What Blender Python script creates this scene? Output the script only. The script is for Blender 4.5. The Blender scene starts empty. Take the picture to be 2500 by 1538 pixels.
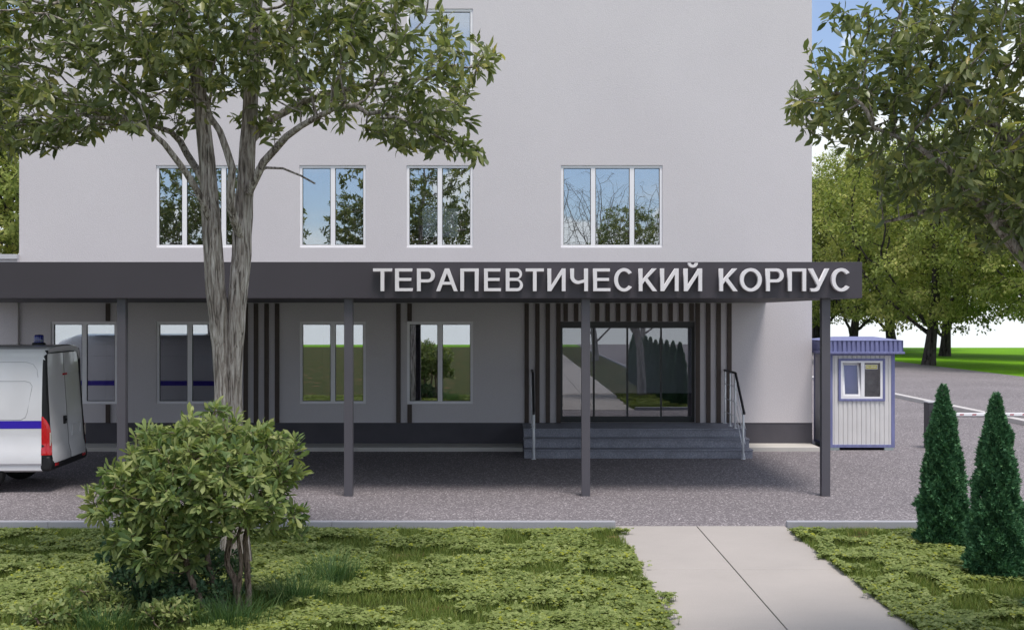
import bpy, math, random
import numpy as np
from mathutils import Vector, Matrix
random.seed(7)
R = math.radians
sc = bpy.context.scene
col = sc.collection
F = 3018.0                      # focal length in photo pixels (2500 wide)
CH = 3.0                        # camera height

# ------------------------------------------------------------------ helpers
def tag(o, label=None, cat=None, group=None, kind=None):
    if label: o['label'] = label
    if cat: o['category'] = cat
    if group: o['group'] = group
    if kind: o['kind'] = kind
    return o

def link(o, parent=None):
    col.objects.link(o)
    if parent is not None: o.parent = parent
    return o

def empty(name, loc=(0, 0, 0), rz=0.0):
    o = bpy.data.objects.new(name, None)
    o.empty_display_size = 0.2
    o.location = loc; o.rotation_euler = (0, 0, rz)
    return link(o)

class MB:
    def __init__(s): s.v = []; s.f = []
    def box(s, x0, x1, y0, y1, z0, z1):
        b = len(s.v)
        s.v += [(x0,y0,z0),(x1,y0,z0),(x1,y1,z0),(x0,y1,z0),(x0,y0,z1),(x1,y0,z1),(x1,y1,z1),(x0,y1,z1)]
        s.f += [(b,b+3,b+2,b+1),(b+4,b+5,b+6,b+7),(b,b+1,b+5,b+4),(b+1,b+2,b+6,b+5),(b+2,b+3,b+7,b+6),(b+3,b,b+4,b+7)]
        return s
    def poly(s, pts):
        b = len(s.v); s.v += [tuple(p) for p in pts]; s.f.append(tuple(range(b, b+len(pts)))); return s
    def prism(s, pts, axis, a, c):
        """polygon of 2D points swept along an axis from a to c"""
        def P(p, t):
            return {'x': (t, p[0], p[1]), 'y': (p[0], t, p[1]), 'z': (p[0], p[1], t)}[axis]
        n = len(pts); b = len(s.v)
        s.v += [P(p, a) for p in pts] + [P(p, c) for p in pts]
        s.f.append(tuple(range(b, b+n))); s.f.append(tuple(range(b+2*n-1, b+n-1, -1)))
        for i in range(n):
            j = (i+1) % n
            s.f.append((b+i, b+n+i, b+n+j, b+j))
        return s
    def tube(s, pts, rad, n=8, cap=True):
        pts = [Vector(p) for p in pts]
        if not hasattr(rad, '__len__'): rad = [rad]*len(pts)
        t = (pts[1]-pts[0]).normalized()
        u = t.orthogonal().normalized()
        b = len(s.v); m = len(pts)
        cs = [(math.cos(2*math.pi*k/n), math.sin(2*math.pi*k/n)) for k in range(n)]
        for i, p in enumerate(pts):
            if i == 0: tt = pts[1]-pts[0]
            elif i == m-1: tt = pts[-1]-pts[-2]
            else: tt = pts[i+1]-pts[i-1]
            if tt.length < 1e-9: tt = t
            tt = tt.normalized()
            u = (u - tt*u.dot(tt))
            if u.length < 1e-6: u = tt.orthogonal()
            u.normalize(); w = tt.cross(u); r = rad[i]
            for c, d in cs:
                s.v.append(tuple(p + u*(c*r) + w*(d*r)))
            t = tt
        for i in range(m-1):
            for k in range(n):
                k2 = (k+1) % n
                s.f.append((b+i*n+k, b+i*n+k2, b+(i+1)*n+k2, b+(i+1)*n+k))
        if cap:
            s.f.append(tuple(b+k for k in range(n-1, -1, -1)))
            s.f.append(tuple(b+(m-1)*n+k for k in range(n)))
        return s
    def lathe(s, prof, c=(0,0,0), axis='z', n=20):
        b = len(s.v); m = len(prof)
        for (r, h) in prof:
            for k in range(n):
                a = 2*math.pi*k/n; x = r*math.cos(a); y = r*math.sin(a)
                p = (x, y, h) if axis == 'z' else (x, h, y)
                s.v.append((p[0]+c[0], p[1]+c[1], p[2]+c[2]))
        for i in range(m-1):
            for k in range(n):
                k2 = (k+1) % n
                f = (b+i*n+k, b+i*n+k2, b+(i+1)*n+k2, b+(i+1)*n+k)
                s.f.append(f if axis == 'z' else f[::-1])
        return s
    def build(s, name, mat, parent=None, smooth=False, bevel=0.0, loc=None):
        me = bpy.data.meshes.new(name)
        me.from_pydata(s.v, [], s.f); me.materials.append(mat)
        if smooth: me.polygons.foreach_set('use_smooth', [True]*len(me.polygons))
        me.update()
        o = bpy.data.objects.new(name, me)
        if loc: o.location = loc
        link(o, parent)
        if bevel:
            md = o.modifiers.new('bevel', 'BEVEL'); md.width = bevel; md.segments = 2
            md.limit_method = 'ANGLE'; md.angle_limit = R(40)
        return o

def npmesh(name, V, faces_flat, sizes, mat, parent=None, face_attr=None, smooth=False):
    """mesh from numpy arrays: V (N,3), flat vertex indices, face sizes"""
    me = bpy.data.meshes.new(name)
    V = np.asarray(V, np.float32); ff = np.asarray(faces_flat, np.int32); sz = np.asarray(sizes, np.int32)
    me.vertices.add(len(V)); me.vertices.foreach_set('co', V.ravel())
    me.loops.add(len(ff)); me.loops.foreach_set('vertex_index', ff)
    me.polygons.add(len(sz))
    st = np.zeros(len(sz), np.int32); st[1:] = np.cumsum(sz)[:-1]
    me.polygons.foreach_set('loop_start', st); me.polygons.foreach_set('loop_total', sz)
    if smooth: me.polygons.foreach_set('use_smooth', np.ones(len(sz), bool))
    me.materials.append(mat)
    if face_attr is not None:
        a = me.attributes.new('rnd', 'FLOAT', 'FACE'); a.data.foreach_set('value', np.asarray(face_attr, np.float32))
    me.update(calc_edges=True); me.validate()
    o = bpy.data.objects.new(name, me)
    return link(o, parent)

# ------------------------------------------------------------------ materials
class NT:
    def __init__(s, name):
        s.m = bpy.data.materials.new(name); s.m.use_nodes = True
        s.t = s.m.node_tree; s.n = s.t.nodes; s.l = s.t.links
        s.p = s.n['Principled BSDF']; s.out = s.n['Material Output']
    def new(s, typ, **kw):
        n = s.n.new(typ)
        for k, v in kw.items(): setattr(n, k, v)
        return n
    def link(s, a, b): s.l.new(a, b)
    def coord(s, scale=(1,1,1), obj=False):
        g = s.new('ShaderNodeTexCoord') if obj else s.new('ShaderNodeNewGeometry')
        mp = s.new('ShaderNodeMapping'); mp.inputs['Scale'].default_value = scale
        s.link(g.outputs['Object' if obj else 'Position'], mp.inputs['Vector']); return mp.outputs[0]
    def noise(s, vec, scale, detail=4, rough=.55, dist=0):
        n = s.new('ShaderNodeTexNoise'); s.link(vec, n.inputs['Vector'])
        n.inputs['Scale'].default_value = scale; n.inputs['Detail'].default_value = detail
        n.inputs['Roughness'].default_value = rough; n.inputs['Distortion'].default_value = dist
        return n.outputs['Fac']
    def voro(s, vec, scale, feature='F1', out='Distance'):
        n = s.new('ShaderNodeTexVoronoi', feature=feature); s.link(vec, n.inputs['Vector'])
        n.inputs['Scale'].default_value = scale; return n.outputs[out]
    def ramp(s, fac, stops, interp='LINEAR'):
        n = s.new('ShaderNodeValToRGB'); n.color_ramp.interpolation = interp
        e = n.color_ramp.elements
        while len(e) < len(stops): e.new(0.5)
        for i, (p, c) in enumerate(stops):
            e[i].position = p
            e[i].color = (c if hasattr(c, '__len__') else (c, c, c)) + (1,) if not hasattr(c, '__len__') or len(c) == 3 else c
        s.link(fac, n.inputs['Fac']); return n.outputs['Color']
    def mix(s, fac, a, b, mode='MIX'):
        n = s.new('ShaderNodeMix', data_type='RGBA', blend_type=mode)
        for inp, v in ((n.inputs[0], fac), (n.inputs[6], a), (n.inputs[7], b)):
            if hasattr(v, 'is_linked') or hasattr(v, 'links'): s.link(v, inp)
            elif hasattr(v, '__len__'): inp.default_value = tuple(v)+(1,) if len(v) == 3 else v
            else: inp.default_value = v
        return n.outputs[2]
    def math(s, op, a, b=0.0):
        n = s.new('ShaderNodeMath', operation=op)
        for inp, v in ((n.inputs[0], a), (n.inputs[1], b)):
            if hasattr(v, 'links'): s.link(v, inp)
            else: inp.default_value = v
        return n.outputs[0]
    def bump(s, h, strength=.3, dist=.02):
        b = s.new('ShaderNodeBump'); b.inputs['Strength'].default_value = strength; b.inputs['Distance'].default_value = dist
        s.link(h, b.inputs['Height']); s.link(b.outputs[0], s.p.inputs['Normal'])
    def base(s, v):
        if hasattr(v, 'links'): s.link(v, s.p.inputs['Base Color'])
        else: s.p.inputs['Base Color'].default_value = tuple(v)+(1,)
    def set(s, rough=.5, metal=0, spec=.5, **kw):
        s.p.inputs['Roughness'].default_value = rough; s.p.inputs['Metallic'].default_value = metal
        s.p.inputs['Specular IOR Level'].default_value = spec
        for k, v in kw.items(): s.p.inputs[k].default_value = v
        return s.m

def simple(name, c, rough=.5, metal=0, spec=.5, var=.08, vs=3.0, bump=0.0, bs=80, **kw):
    t = NT(name); v = t.coord()
    n = t.noise(v, vs, 5)
    lo = tuple(x*(1-var) for x in c); hi = tuple(min(1, x*(1+var)) for x in c)
    t.base(t.ramp(n, [(.3, lo), (.7, hi)]))
    if bump: t.bump(t.noise(v, bs, 3), bump, .01)
    return t.set(rough, metal, spec, **kw)

def m_stucco():
    t = NT('stucco'); v = t.coord()
    big = t.noise(v, .35, 5, .6); fine = t.noise(v, 45, 4, .65)
    st = t.noise(t.coord((6, 6, .35)), 1.0, 4, .6)
    c = t.ramp(big, [(.3, (.61,.57,.595)), (.7, (.65,.61,.635))])
    c = t.mix(t.ramp(st, [(.6, 0.0), (.9, .05)]), c, (.55,.54,.54))
    c = t.mix(.12, c, t.ramp(fine, [(.35, (.5,.5,.5)), (.65, (.95,.95,.95))]))
    t.base(c); t.bump(fine, .45, .012); return t.set(.85, spec=.25)
def m_asphalt():
    t = NT('asphalt'); v = t.coord()
    g = t.voro(v, 52, out='Color'); big = t.noise(v, .25, 5); mid = t.noise(v, 14, 4, .7)
    sep = t.new('ShaderNodeSeparateColor'); t.link(g, sep.inputs[0])
    stone = t.ramp(sep.outputs[0], [(.0, (.085,.078,.082)), (.55, (.16,.147,.153)), (.82, (.22,.205,.21)), (.93, (.50,.47,.47)), (1, (.66,.63,.62))])
    c = t.mix(t.ramp(mid, [(.35, 0.0), (.65, .7)]), stone, (.165,.15,.157))
    c = t.mix(1.0, c, t.ramp(big, [(.25, (.86,.86,.86)), (.75, (1.1,1.1,1.1))]), 'MULTIPLY')
    c = t.mix(1.0, c, (1.14, 1.11, 1.14), 'MULTIPLY')
    t.base(c); t.bump(t.voro(v, 52), .35, .008); return t.set(.85, spec=.3)
def m_concrete(name, c, rough=.8, sc_=1.0):
    t = NT(name); v = t.coord()
    a = t.noise(v, .9*sc_, 6, .65); b = t.noise(t.coord((1, 9, 1)), 2.2*sc_, 5, .7); f = t.noise(v, 90, 3)
    lo = tuple(x*.9 for x in c); hi = tuple(x*1.06 for x in c)
    k = t.mix(.35, t.ramp(a, [(.3, lo), (.7, hi)]), t.ramp(b, [(.3, lo), (.75, hi)]))
    k = t.mix(.10, k, t.ramp(f, [(.3, (.1,.1,.1)), (.7, (.8,.8,.8))]))
    t.base(k); t.bump(f, .15, .005); return t.set(rough, spec=.3)
def m_granite():
    t = NT('grey_granite'); v = t.coord()
    f = t.noise(v, 38, 5, .8); b = t.noise(v, 3.0, 5, .6)
    c = t.ramp(f, [(.3, (.15,.155,.195)), (.5, (.25,.255,.305)), (.68, (.40,.405,.46))])
    c = t.mix(1.0, c, t.ramp(b, [(.3, (.8,.8,.8)), (.7, (1.15,1.15,1.15))]), 'MULTIPLY')
    t.base(c); t.bump(f, .1, .004); return t.set(.55, spec=.4)
def m_bark(name, a, b, stretch=(26, 26, 2.6), k=1.0):
    t = NT(name)
    v = t.coord(stretch, obj=True)
    n = t.noise(v, 1.0*k, 6, .65, .6); n2 = t.noise(t.coord((3, 3, 1.5), obj=True), 1.3, 4)
    c = t.ramp(n, [(.38, tuple(x*.28 for x in a)), (.46, a), (.62, b)])
    c = t.mix(t.ramp(n2, [(.45, 0.0), (.75, .55)]), c, tuple(x*.6 for x in a))
    t.base(c); t.bump(n, 1.0, .05); return t.set(.9, spec=.15)
def m_leaf(name, stops, rough=.42, trans=.3, spec=.4):
    t = NT(name)
    at = t.new('ShaderNodeAttribute', attribute_name='rnd')
    c = t.ramp(at.outputs['Fac'], stops)
    t.base(c); t.set(rough, spec=spec)
    tr = t.new('ShaderNodeBsdfTranslucent'); mx = t.new('ShaderNodeMixShader')
    c2 = t.mix(1.0, c, (1.1, 1.15, .72), 'MULTIPLY')
    t.link(c2, tr.inputs['Color'])
    mx.inputs[0].default_value = trans
    t.link(t.p.outputs[0], mx.inputs[1]); t.link(tr.outputs[0], mx.inputs[2])
    t.link(mx.outputs[0], t.out.inputs['Surface']); return t.m
def m_glass(name, refl=.34, tint=(.75,.79,.82)):
    t = NT(name)
    gl = t.new('ShaderNodeBsdfGlossy'); gl.inputs['Roughness'].default_value = 0.0
    gl.inputs['Color'].default_value = (.95,.97,1,1)
    tr = t.new('ShaderNodeBsdfTransparent'); tr.inputs['Color'].default_value = tint+(1,)
    lw = t.new('ShaderNodeLayerWeight'); lw.inputs['Blend'].default_value = .25
    f = t.math('ADD', t.math('MULTIPLY', lw.outputs['Fresnel'], .6), refl)
    f = t.math('MINIMUM', f, 1.0)
    mx = t.new('ShaderNodeMixShader'); t.link(f, mx.inputs[0])
    t.link(tr.outputs[0], mx.inputs[1]); t.link(gl.outputs[0], mx.inputs[2])
    t.link(mx.outputs[0], t.out.inputs['Surface']); return t.m
def m_rusty(name, c):
    t = NT(name); v = t.coord()
    n = t.noise(v, 9, 6, .7); s_ = t.noise(t.coord((14, 14, 2)), 1.0, 4, .6)
    k = t.ramp(s_, [(.3, tuple(x*.8 for x in c)), (.7, tuple(min(1, x*1.15) for x in c))])
    k = t.mix(t.ramp(n, [(.66, 0.0), (.74, .75)]), k, (.33,.2,.16))
    t.base(k); return t.set(.5, spec=.4)
def m_lawn():
    t = NT('far_lawn'); v = t.coord()
    n = t.noise(v, .5, 6, .6); f = t.noise(v, 9, 5, .75)
    c = t.ramp(n, [(.3, (.11,.30,.006)), (.7, (.21,.45,.012))])
    c = t.mix(.55, c, t.ramp(f, [(.3, (.03,.10,.004)), (.7, (.20,.42,.015))]))
    t.base(c); t.bump(f, .6, .05); return t.set(.9, spec=.1)
def m_soil():
    t = NT('grassy_soil'); v = t.coord()
    n = t.noise(v, 1.6, 6, .7); f = t.noise(t.coord((1, 1, 1)), 22, 5, .75)
    g = t.ramp(f, [(.3, (.02,.028,.008)), (.55, (.052,.062,.016)), (.75, (.10,.11,.03))])
    c = t.mix(t.ramp(n, [(.57, 0.0), (.63, .85)]), g, (.27,.14,.085))
    t.base(c); t.bump(f, .7, .05); return t.set(.95, spec=.1)

STUCCO = m_stucco(); ASPH = m_asphalt()
PATHM = m_concrete('pale_concrete', (.41,.37,.345)); APRON = m_concrete('apron_concrete', (.60,.57,.53))
KERBM = m_concrete('kerb_concrete', (.36,.36,.40)); GRAN = m_granite()
GREYMETAL = simple('grey_metal_cladding', (.060,.053,.064), .42, 0, .45, .05, .8)
COLM = simple('column_paint', (.095,.09,.105), .42, 0, .45, .05, 1.5)
PLINTH = simple('plinth_paint', (.092,.086,.10), .7, 0, .3, .10, 2, .2, 60)
WHITEP = simple('white_pvc', (.90,.885,.91), .35, 0, .5, .02)
SLAT = simple('brown_slat', (.065,.046,.038), .5, 0, .4, .15, 8)
DARKAL = simple('dark_aluminium', (.022,.024,.027), .35, 0, .5, .05)
GLASS = m_glass('window_glass', .44); DGLASS = m_glass('door_glass', .16, (.82,.83,.86))
INT = simple('interior_plaster', (.55,.53,.55), .8, 0, .2, .05)
INTF = simple('interior_floor', (.12,.10,.09), .5, 0, .4, .1)
LETM = simple('letter_white', (.80,.77,.80), .45, 0, .4, .02)
STEEL = simple('brushed_steel', (.80,.81,.84), .4, .1, .5, .05)
HANDR = simple('dark_handrail', (.030,.028,.030), .45, 0, .4, .1)
VANW = simple('van_white_paint', (.74,.74,.76), .22, 0, .5, .015, **{'Coat Weight': .6, 'Coat Roughness': .05})
BLACKP = simple('black_plastic', (.012,.012,.014), .45, 0, .4, .1)
RUBBER = simple('tyre_rubber', (.018,.018,.018), .8, 0, .3, .1)
BLUESTR = simple('blue_stripe_paint', (.030,.006,.42), .4, 0, .5, .02)
REDL = simple('red_lamp_plastic', (.55,.012,.018), .15, 0, .5, .15, 30, **{'Coat Weight': .5})
CLEARL = simple('clear_lamp_plastic', (.62,.56,.50), .15, 0, .5, .25, 60)
BEAC = simple('blue_beacon_plastic', (.012,.018,.20), .12, 0, .6, .3, 25, **{'Coat Weight': .6})
BLUEM = m_rusty('weathered_blue_metal', (.19,.20,.385)); BWHITE = simple('booth_white_sheet', (.70,.68,.675), .45, 0, .4, .05, 2)
GALV = simple('galvanised_block', (.32,.36,.36), .55, .3, .4, .2, 12)
YELL = simple('yellow_plate', (.62,.55,.10), .5, 0, .4, .03)
REDM = simple('red_marking', (.42,.04,.06), .5, 0, .4, .03)
CABIN = simple('barrier_cabinet_paint', (.055,.053,.062), .5, 0, .4, .08)
BARK = m_bark('grey_brown_bark', (.33,.28,.25), (.68,.625,.59), (32, 32, 3.0)); TWIG = m_bark('twig_bark', (.16,.13,.11), (.33,.29,.26), (40, 40, 5))
FBARK = m_bark('far_bark', (.055,.048,.045), (.10,.09,.085), (8, 8, 1.5)); BBARK = m_bark('bush_bark', (.25,.18,.14), (.42,.33,.27), (40, 40, 8))
LEAF = m_leaf('evergreen_leaf', [(0, (0.0877, 0.12, 0.0526)), (0.35, (0.1645, 0.2029, 0.079)), (0.6, (0.2523, 0.286, 0.1128)), (0.8, (0.3949, 0.3968, 0.1597)), (0.93, (0.4826, 0.4429, 0.1128)), (1, (0.5704, 0.4061, 0.0751))], .34, .42, .55)
BLEAF = m_leaf('shrub_leaf', [(0, (0.1005, 0.1681, 0.0696)), (0.3, (0.1723, 0.2419, 0.0857)), (0.6, (0.2872, 0.336, 0.1177)), (0.85, (0.4163, 0.4435, 0.1821)), (1, (0.5312, 0.5241, 0.2674))], .5, .38, .3)
DLEAF = m_leaf('dark_small_leaf', [(0, (0.0522, 0.1174, 0.0653)), (0.6, (0.1305, 0.2218, 0.1044)), (1, (0.3132, 0.3915, 0.1827))], .5, .25, .3)
FLEAF = m_leaf('far_leaf', [(0, (0.1133, 0.1613, 0.0367)), (0.4, (0.2428, 0.2984, 0.075)), (0.75, (0.4208, 0.4356, 0.1334)), (0.93, (0.5827, 0.5485, 0.2001)), (1, (0.5827, 0.4193, 0.1167))], .55, .4, .25)
TLEAF = m_leaf('thuja_leaf', [(0, (0.0316, 0.0938, 0.0462)), (0.5, (0.0718, 0.1876, 0.0898)), (0.85, (0.1292, 0.2814, 0.1282)), (1, (0.2154, 0.3751, 0.1666))], .6, .12, .2)
CLOV = m_leaf('clover_leaf', [(0, (0.0919, 0.1387, 0.0302)), (0.4, (0.1737, 0.2242, 0.0572)), (0.75, (0.2657, 0.3203, 0.0975)), (0.94, (0.3577, 0.4056, 0.1546)), (1, (0.327, 0.3523, 0.0269))], .5, .3, .3)
GRAS = m_leaf('grass_blade', [(0, (0.088, 0.1453, 0.0275)), (0.5, (0.1841, 0.2541, 0.0551)), (0.85, (0.3362, 0.3631, 0.0991)), (1, (0.5443, 0.4502, 0.1652))], .5, .35, .3)
DGRAS = m_leaf('tuft_blade', [(0, (0.0413, 0.0938, 0.0338)), (0.6, (0.0938, 0.1781, 0.0562)), (0.9, (0.1875, 0.2625, 0.0938)), (1, (0.4875, 0.375, 0.1875))], .5, .3, .3)
SOIL = m_soil(); LAWN = m_lawn()

# ------------------------------------------------------------------ camera, world, sun
cam = bpy.data.cameras.new('camera'); co = bpy.data.objects.new('camera', cam); link(co)
co.location = (0, 0, CH); co.rotation_euler = (R(90), 0, 0)
cam.sensor_width = 36; cam.lens = 36*F/2500; cam.clip_start = .1; cam.clip_end = 3000
sc.camera = co
sc.render.resolution_x = 1024; sc.render.resolution_y = 629
SUN = Vector((.135, -.31, .94)).normalized()
elev = math.asin(SUN.z); az = math.atan2(SUN.x, SUN.y)
sl = bpy.data.lights.new('sun', 'SUN'); sl.energy = 3.2; sl.angle = R(18); sl.color = (1, .935, .865)
so = bpy.data.objects.new('sun', sl); link(so); so.rotation_euler = (-SUN).to_track_quat('-Z', 'Y').to_euler()
so.location = (5, -5, 30)
w = bpy.data.worlds.new('World'); sc.world = w; w.use_nodes = True
wt = w.node_tree; wn = wt.nodes; wl = wt.links
for n in list(wn): wn.remove(n)
def N(typ, **kw):
    n = wn.new(typ)
    for k, v in kw.items(): setattr(n, k, v)
    return n
wo = N('ShaderNodeOutputWorld'); sky = N('ShaderNodeTexSky', sky_type='NISHITA', sun_disc=False, sun_elevation=elev, sun_rotation=az)
sky.air_density = 1.0; sky.dust_density = .6; sky.ozone_density = 1.5
bg1 = N('ShaderNodeBackground'); bg1.inputs[1].default_value = .13
bg2 = N('ShaderNodeBackground'); bg2.inputs[0].default_value = (.93, .975, 1.0, 1); bg2.inputs[1].default_value = 1.08
tint = N('ShaderNodeMix', data_type='RGBA', blend_type='MULTIPLY'); tint.inputs[0].default_value = 1.0
tint.inputs[7].default_value = (.87, .97, 1.17, 1)
wl.new(sky.outputs[0], tint.inputs[6]); wl.new(tint.outputs[2], bg1.inputs[0])
tc = N('ShaderNodeTexCoord'); sx = N('ShaderNodeSeparateXYZ'); wl.new(tc.outputs['Generated'], sx.inputs[0])
def wm(op, a, b=0.0, c=None):
    n = N('ShaderNodeMath', operation=op)
    for i, v in enumerate((a, b)):
        if hasattr(v, 'links'): wl.new(v, n.inputs[i])
        else: n.inputs[i].default_value = v
    return n.outputs[0]
den = wm('ADD', wm('MAXIMUM', sx.outputs[2], 0.0), .16)
cx = N('ShaderNodeCombineXYZ'); wl.new(wm('DIVIDE', sx.outputs[0], den), cx.inputs[0]); wl.new(wm('DIVIDE', sx.outputs[1], den), cx.inputs[1])
cx.inputs[2].default_value = 7.4
nz = N('ShaderNodeTexNoise'); nz.inputs['Scale'].default_value = .75; nz.inputs['Detail'].default_value = 9; nz.inputs['Roughness'].default_value = .56
wl.new(cx.outputs[0], nz.inputs['Vector'])
nz2 = N('ShaderNodeTexNoise'); nz2.inputs['Scale'].default_value = 7.5; nz2.inputs['Detail'].default_value = 8; nz2.inputs['Roughness'].default_value = .55
mp2 = N('ShaderNodeMapping'); mp2.inputs['Scale'].default_value = (1, 1, 1.6); mp2.inputs['Location'].default_value = (3.7, 1.9, .4)
wl.new(tc.outputs['Generated'], mp2.inputs[0]); wl.new(mp2.outputs[0], nz2.inputs['Vector'])
def smooth(v, a_, b_, lo=0.0, hi=1.0):
    n = N('ShaderNodeMapRange', interpolation_type='SMOOTHSTEP'); wl.new(v, n.inputs[0])
    for i, q in ((1, a_), (2, b_), (3, lo), (4, hi)): n.inputs[i].default_value = q
    return n.outputs[0]
bank = smooth(sx.outputs[1], -.3, .8, .085, .175)                 # cumulus bank, taller behind the building
edge = wm('SUBTRACT', wm('ADD', bank, wm('MULTIPLY', wm('SUBTRACT', nz2.outputs['Fac'], .5), .46)), sx.outputs[2])
puff = smooth(edge, -.010, .016)
high = smooth(nz.outputs['Fac'], .44, .60, .16, .92)                # loose high cloud
low = smooth(sx.outputs[2], .010, .045, 1.0, 0.0)
mk = wm('MAXIMUM', wm('MAXIMUM', puff, high), low)
mx = N('ShaderNodeMixShader'); wl.new(mk, mx.inputs[0]); wl.new(bg1.outputs[0], mx.inputs[1]); wl.new(bg2.outputs[0], mx.inputs[2])
wl.new(mx.outputs[0], wo.inputs[0])
sc.view_settings.view_transform = 'Standard'; sc.view_settings.look = 'None'
sc.view_settings.gamma = 1; sc.view_settings.exposure = 0.0

# ------------------------------------------------------------------ ground
YW = 28.07                       # facade plane
def wx(px, s=107.5): return (px-1250)/s
def wz(py, s=107.5): return CH-(py-769)/s
KY0, KY1 = 17.41, 17.53
PX0, PX1 = 1.45, 3.87
def sheet(name, rects, z, mat, seg=1):
    m = MB()
    for (x0, x1, y0, y1) in rects: m.poly([(x0,y0,z),(x1,y0,z),(x1,y1,z),(x0,y1,z)])
    o = m.build(name, mat); tag(o, kind='structure'); return o
sheet('ground', [(-150, 190, -70, 115)], -.03, LAWN)
sheet('asphalt_yard', [(-70, 24.9, KY1, 115), (6.55, 24.9, -70, KY1)], 0.0, ASPH)
sheet('flower_bed', [(-60, PX0-.002, -60, KY0), (PX1+.002, 6.43, -60, KY0)], -.004, SOIL)
m = MB()
for (a, b) in ((PX0, 2.612), (2.626, PX1)):
    yb = KY1
    while yb > -60:
        m.box(a, b, yb-3.0+.012, yb, -.06, .012); yb -= 3.0
tag(m.build('path', PATHM, bevel=.006), kind='structure')
m = MB()
def kerb_run(x0, x1):
    x = x1
    while x > x0:
        m.box(max(x0, x-2.0)+.004, x, KY0, KY1, -.1, .092); x -= 2.0
kerb_run(-60, 1.46); 
x = 3.88
while x < 6.4: m.box(x, min(x+2.0, 6.55)-.004, KY0, KY1, -.1, .092); x += 2.0
y = KY0-.004
while y > -60: m.box(6.43, 6.55, y-2.0+.004, y, -.1, .092); y -= 2.0
tag(m.build('kerb', KERBM, bevel=.008), kind='structure')
m = MB(); y = 19.0
while y < 112: m.box(13.9, 14.15, y, y+2.0-.006, -.1, .13); y += 2.0
tag(m.build('road_kerb', m_concrete('road_kerb_concrete', (.56,.53,.53)), bevel=.01), kind='structure')

# ------------------------------------------------------------------ building
bld = empty('hospital_building', (-2.2, YW, 0))
tag(bld, 'large pale stucco building with white framed windows and dark plinth behind the canopy', 'building')
BO = Vector((-2.2, YW, 0))
def bmb(m, name, mat, parent=bld, **kw):
    m.v = [(p[0]-BO.x, p[1]-BO.y, p[2]) for p in m.v]; return m.build(name, mat, parent, **kw)
X0, X1, ZT, ZP = -11.19, 6.81, 14.4, .556
opens = []                      # x0,x1,z0,z1,type
GZ = (wz(985.9), wz(785.2)); UZ = (wz(604.8), wz(404.0)); TZ = (wz(223.0), wz(22.3)); QZ = (TZ[0]+3.6, TZ[1]+3.6)
for a in (124.2, 381.7, 731.5, 993.4): opens.append((wx(a), wx(a+161.6), GZ[0], GZ[1], [(0, .5)]))
for zz in (UZ, TZ, QZ):
    opens.append((wx(381), wx(611), zz[0], zz[1], 'A'))
    for a in (731.2, 992.6): opens.append((wx(a), wx(a+162.2), zz[0], zz[1], [(0, .5)]))
opens.append((wx(1369.2), wx(1617.5), UZ[0], UZ[1], 'D'))
DX0, DX1, DZ1 = wx(1368.2), wx(1697.9), wz(785.1)
opens.append((DX0, DX1, ZP, DZ1, 'door'))
m = MB()
xs = sorted({X0, X1} | {o[0] for o in opens} | {o[1] for o in opens})
zs = sorted({ZP, ZT} | {o[2] for o in opens} | {o[3] for o in opens})
for i in range(len(xs)-1):
    for j in range(len(zs)-1):
        cxm, czm = (xs[i]+xs[i+1])/2, (zs[j]+zs[j+1])/2
        if any(o[0] < cxm < o[1] and o[2] < czm < o[3] for o in opens): continue
        m.poly([(xs[i],YW,zs[j]),(xs[i+1],YW,zs[j]),(xs[i+1],YW,zs[j+1]),(xs[i],YW,zs[j+1])])
for o in opens:
    a, b, c, d = o[:4]; y2 = YW+.32
    m.poly([(a,YW,c),(a,YW,d),(a,y2,d),(a,y2,c)]); m.poly([(b,YW,d),(b,YW,c),(b,y2,c),(b,y2,d)])
    m.poly([(a,YW,d),(b,YW,d),(b,y2,d),(a,y2,d)]); m.poly([(b,YW,c),(a,YW,c),(a,y2,c),(b,y2,c)])
YB = YW+13
m.poly([(X1,YW,ZP),(X1,YB,ZP),(X1,YB,ZT),(X1,YW,ZT)]); m.poly([(X0,YB,ZP),(X0,YW,ZP),(X0,YW,ZT),(X0,YB,ZT)])
BX = (-3.05, -1.72, 5.50, 6.60)
for (a, b, c, d) in ((X0, BX[0], ZP, ZT), (BX[1], X1, ZP, ZT), (BX[0], BX[1], ZP, BX[2]), (BX[0], BX[1], BX[3], ZT)):
    m.poly([(b,YB,c),(a,YB,c),(a,YB,d),(b,YB,d)])
m.poly([(X0,YW,ZT),(X1,YW,ZT),(X1,YB,ZT),(X0,YB,ZT)])
bmb(m, 'wall', STUCCO)
m = MB().box(X0-.25, X1+.01, YW+.012, YB-.01, -.1, ZP-.001); bmb(m, 'plinth', PLINTH)
m = MB().box(X0-.06, X1+.06, YW-.06, YB+.06, ZT+.003, ZT+.12); bmb(m, 'roof_coping', GREYMETAL)
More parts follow.
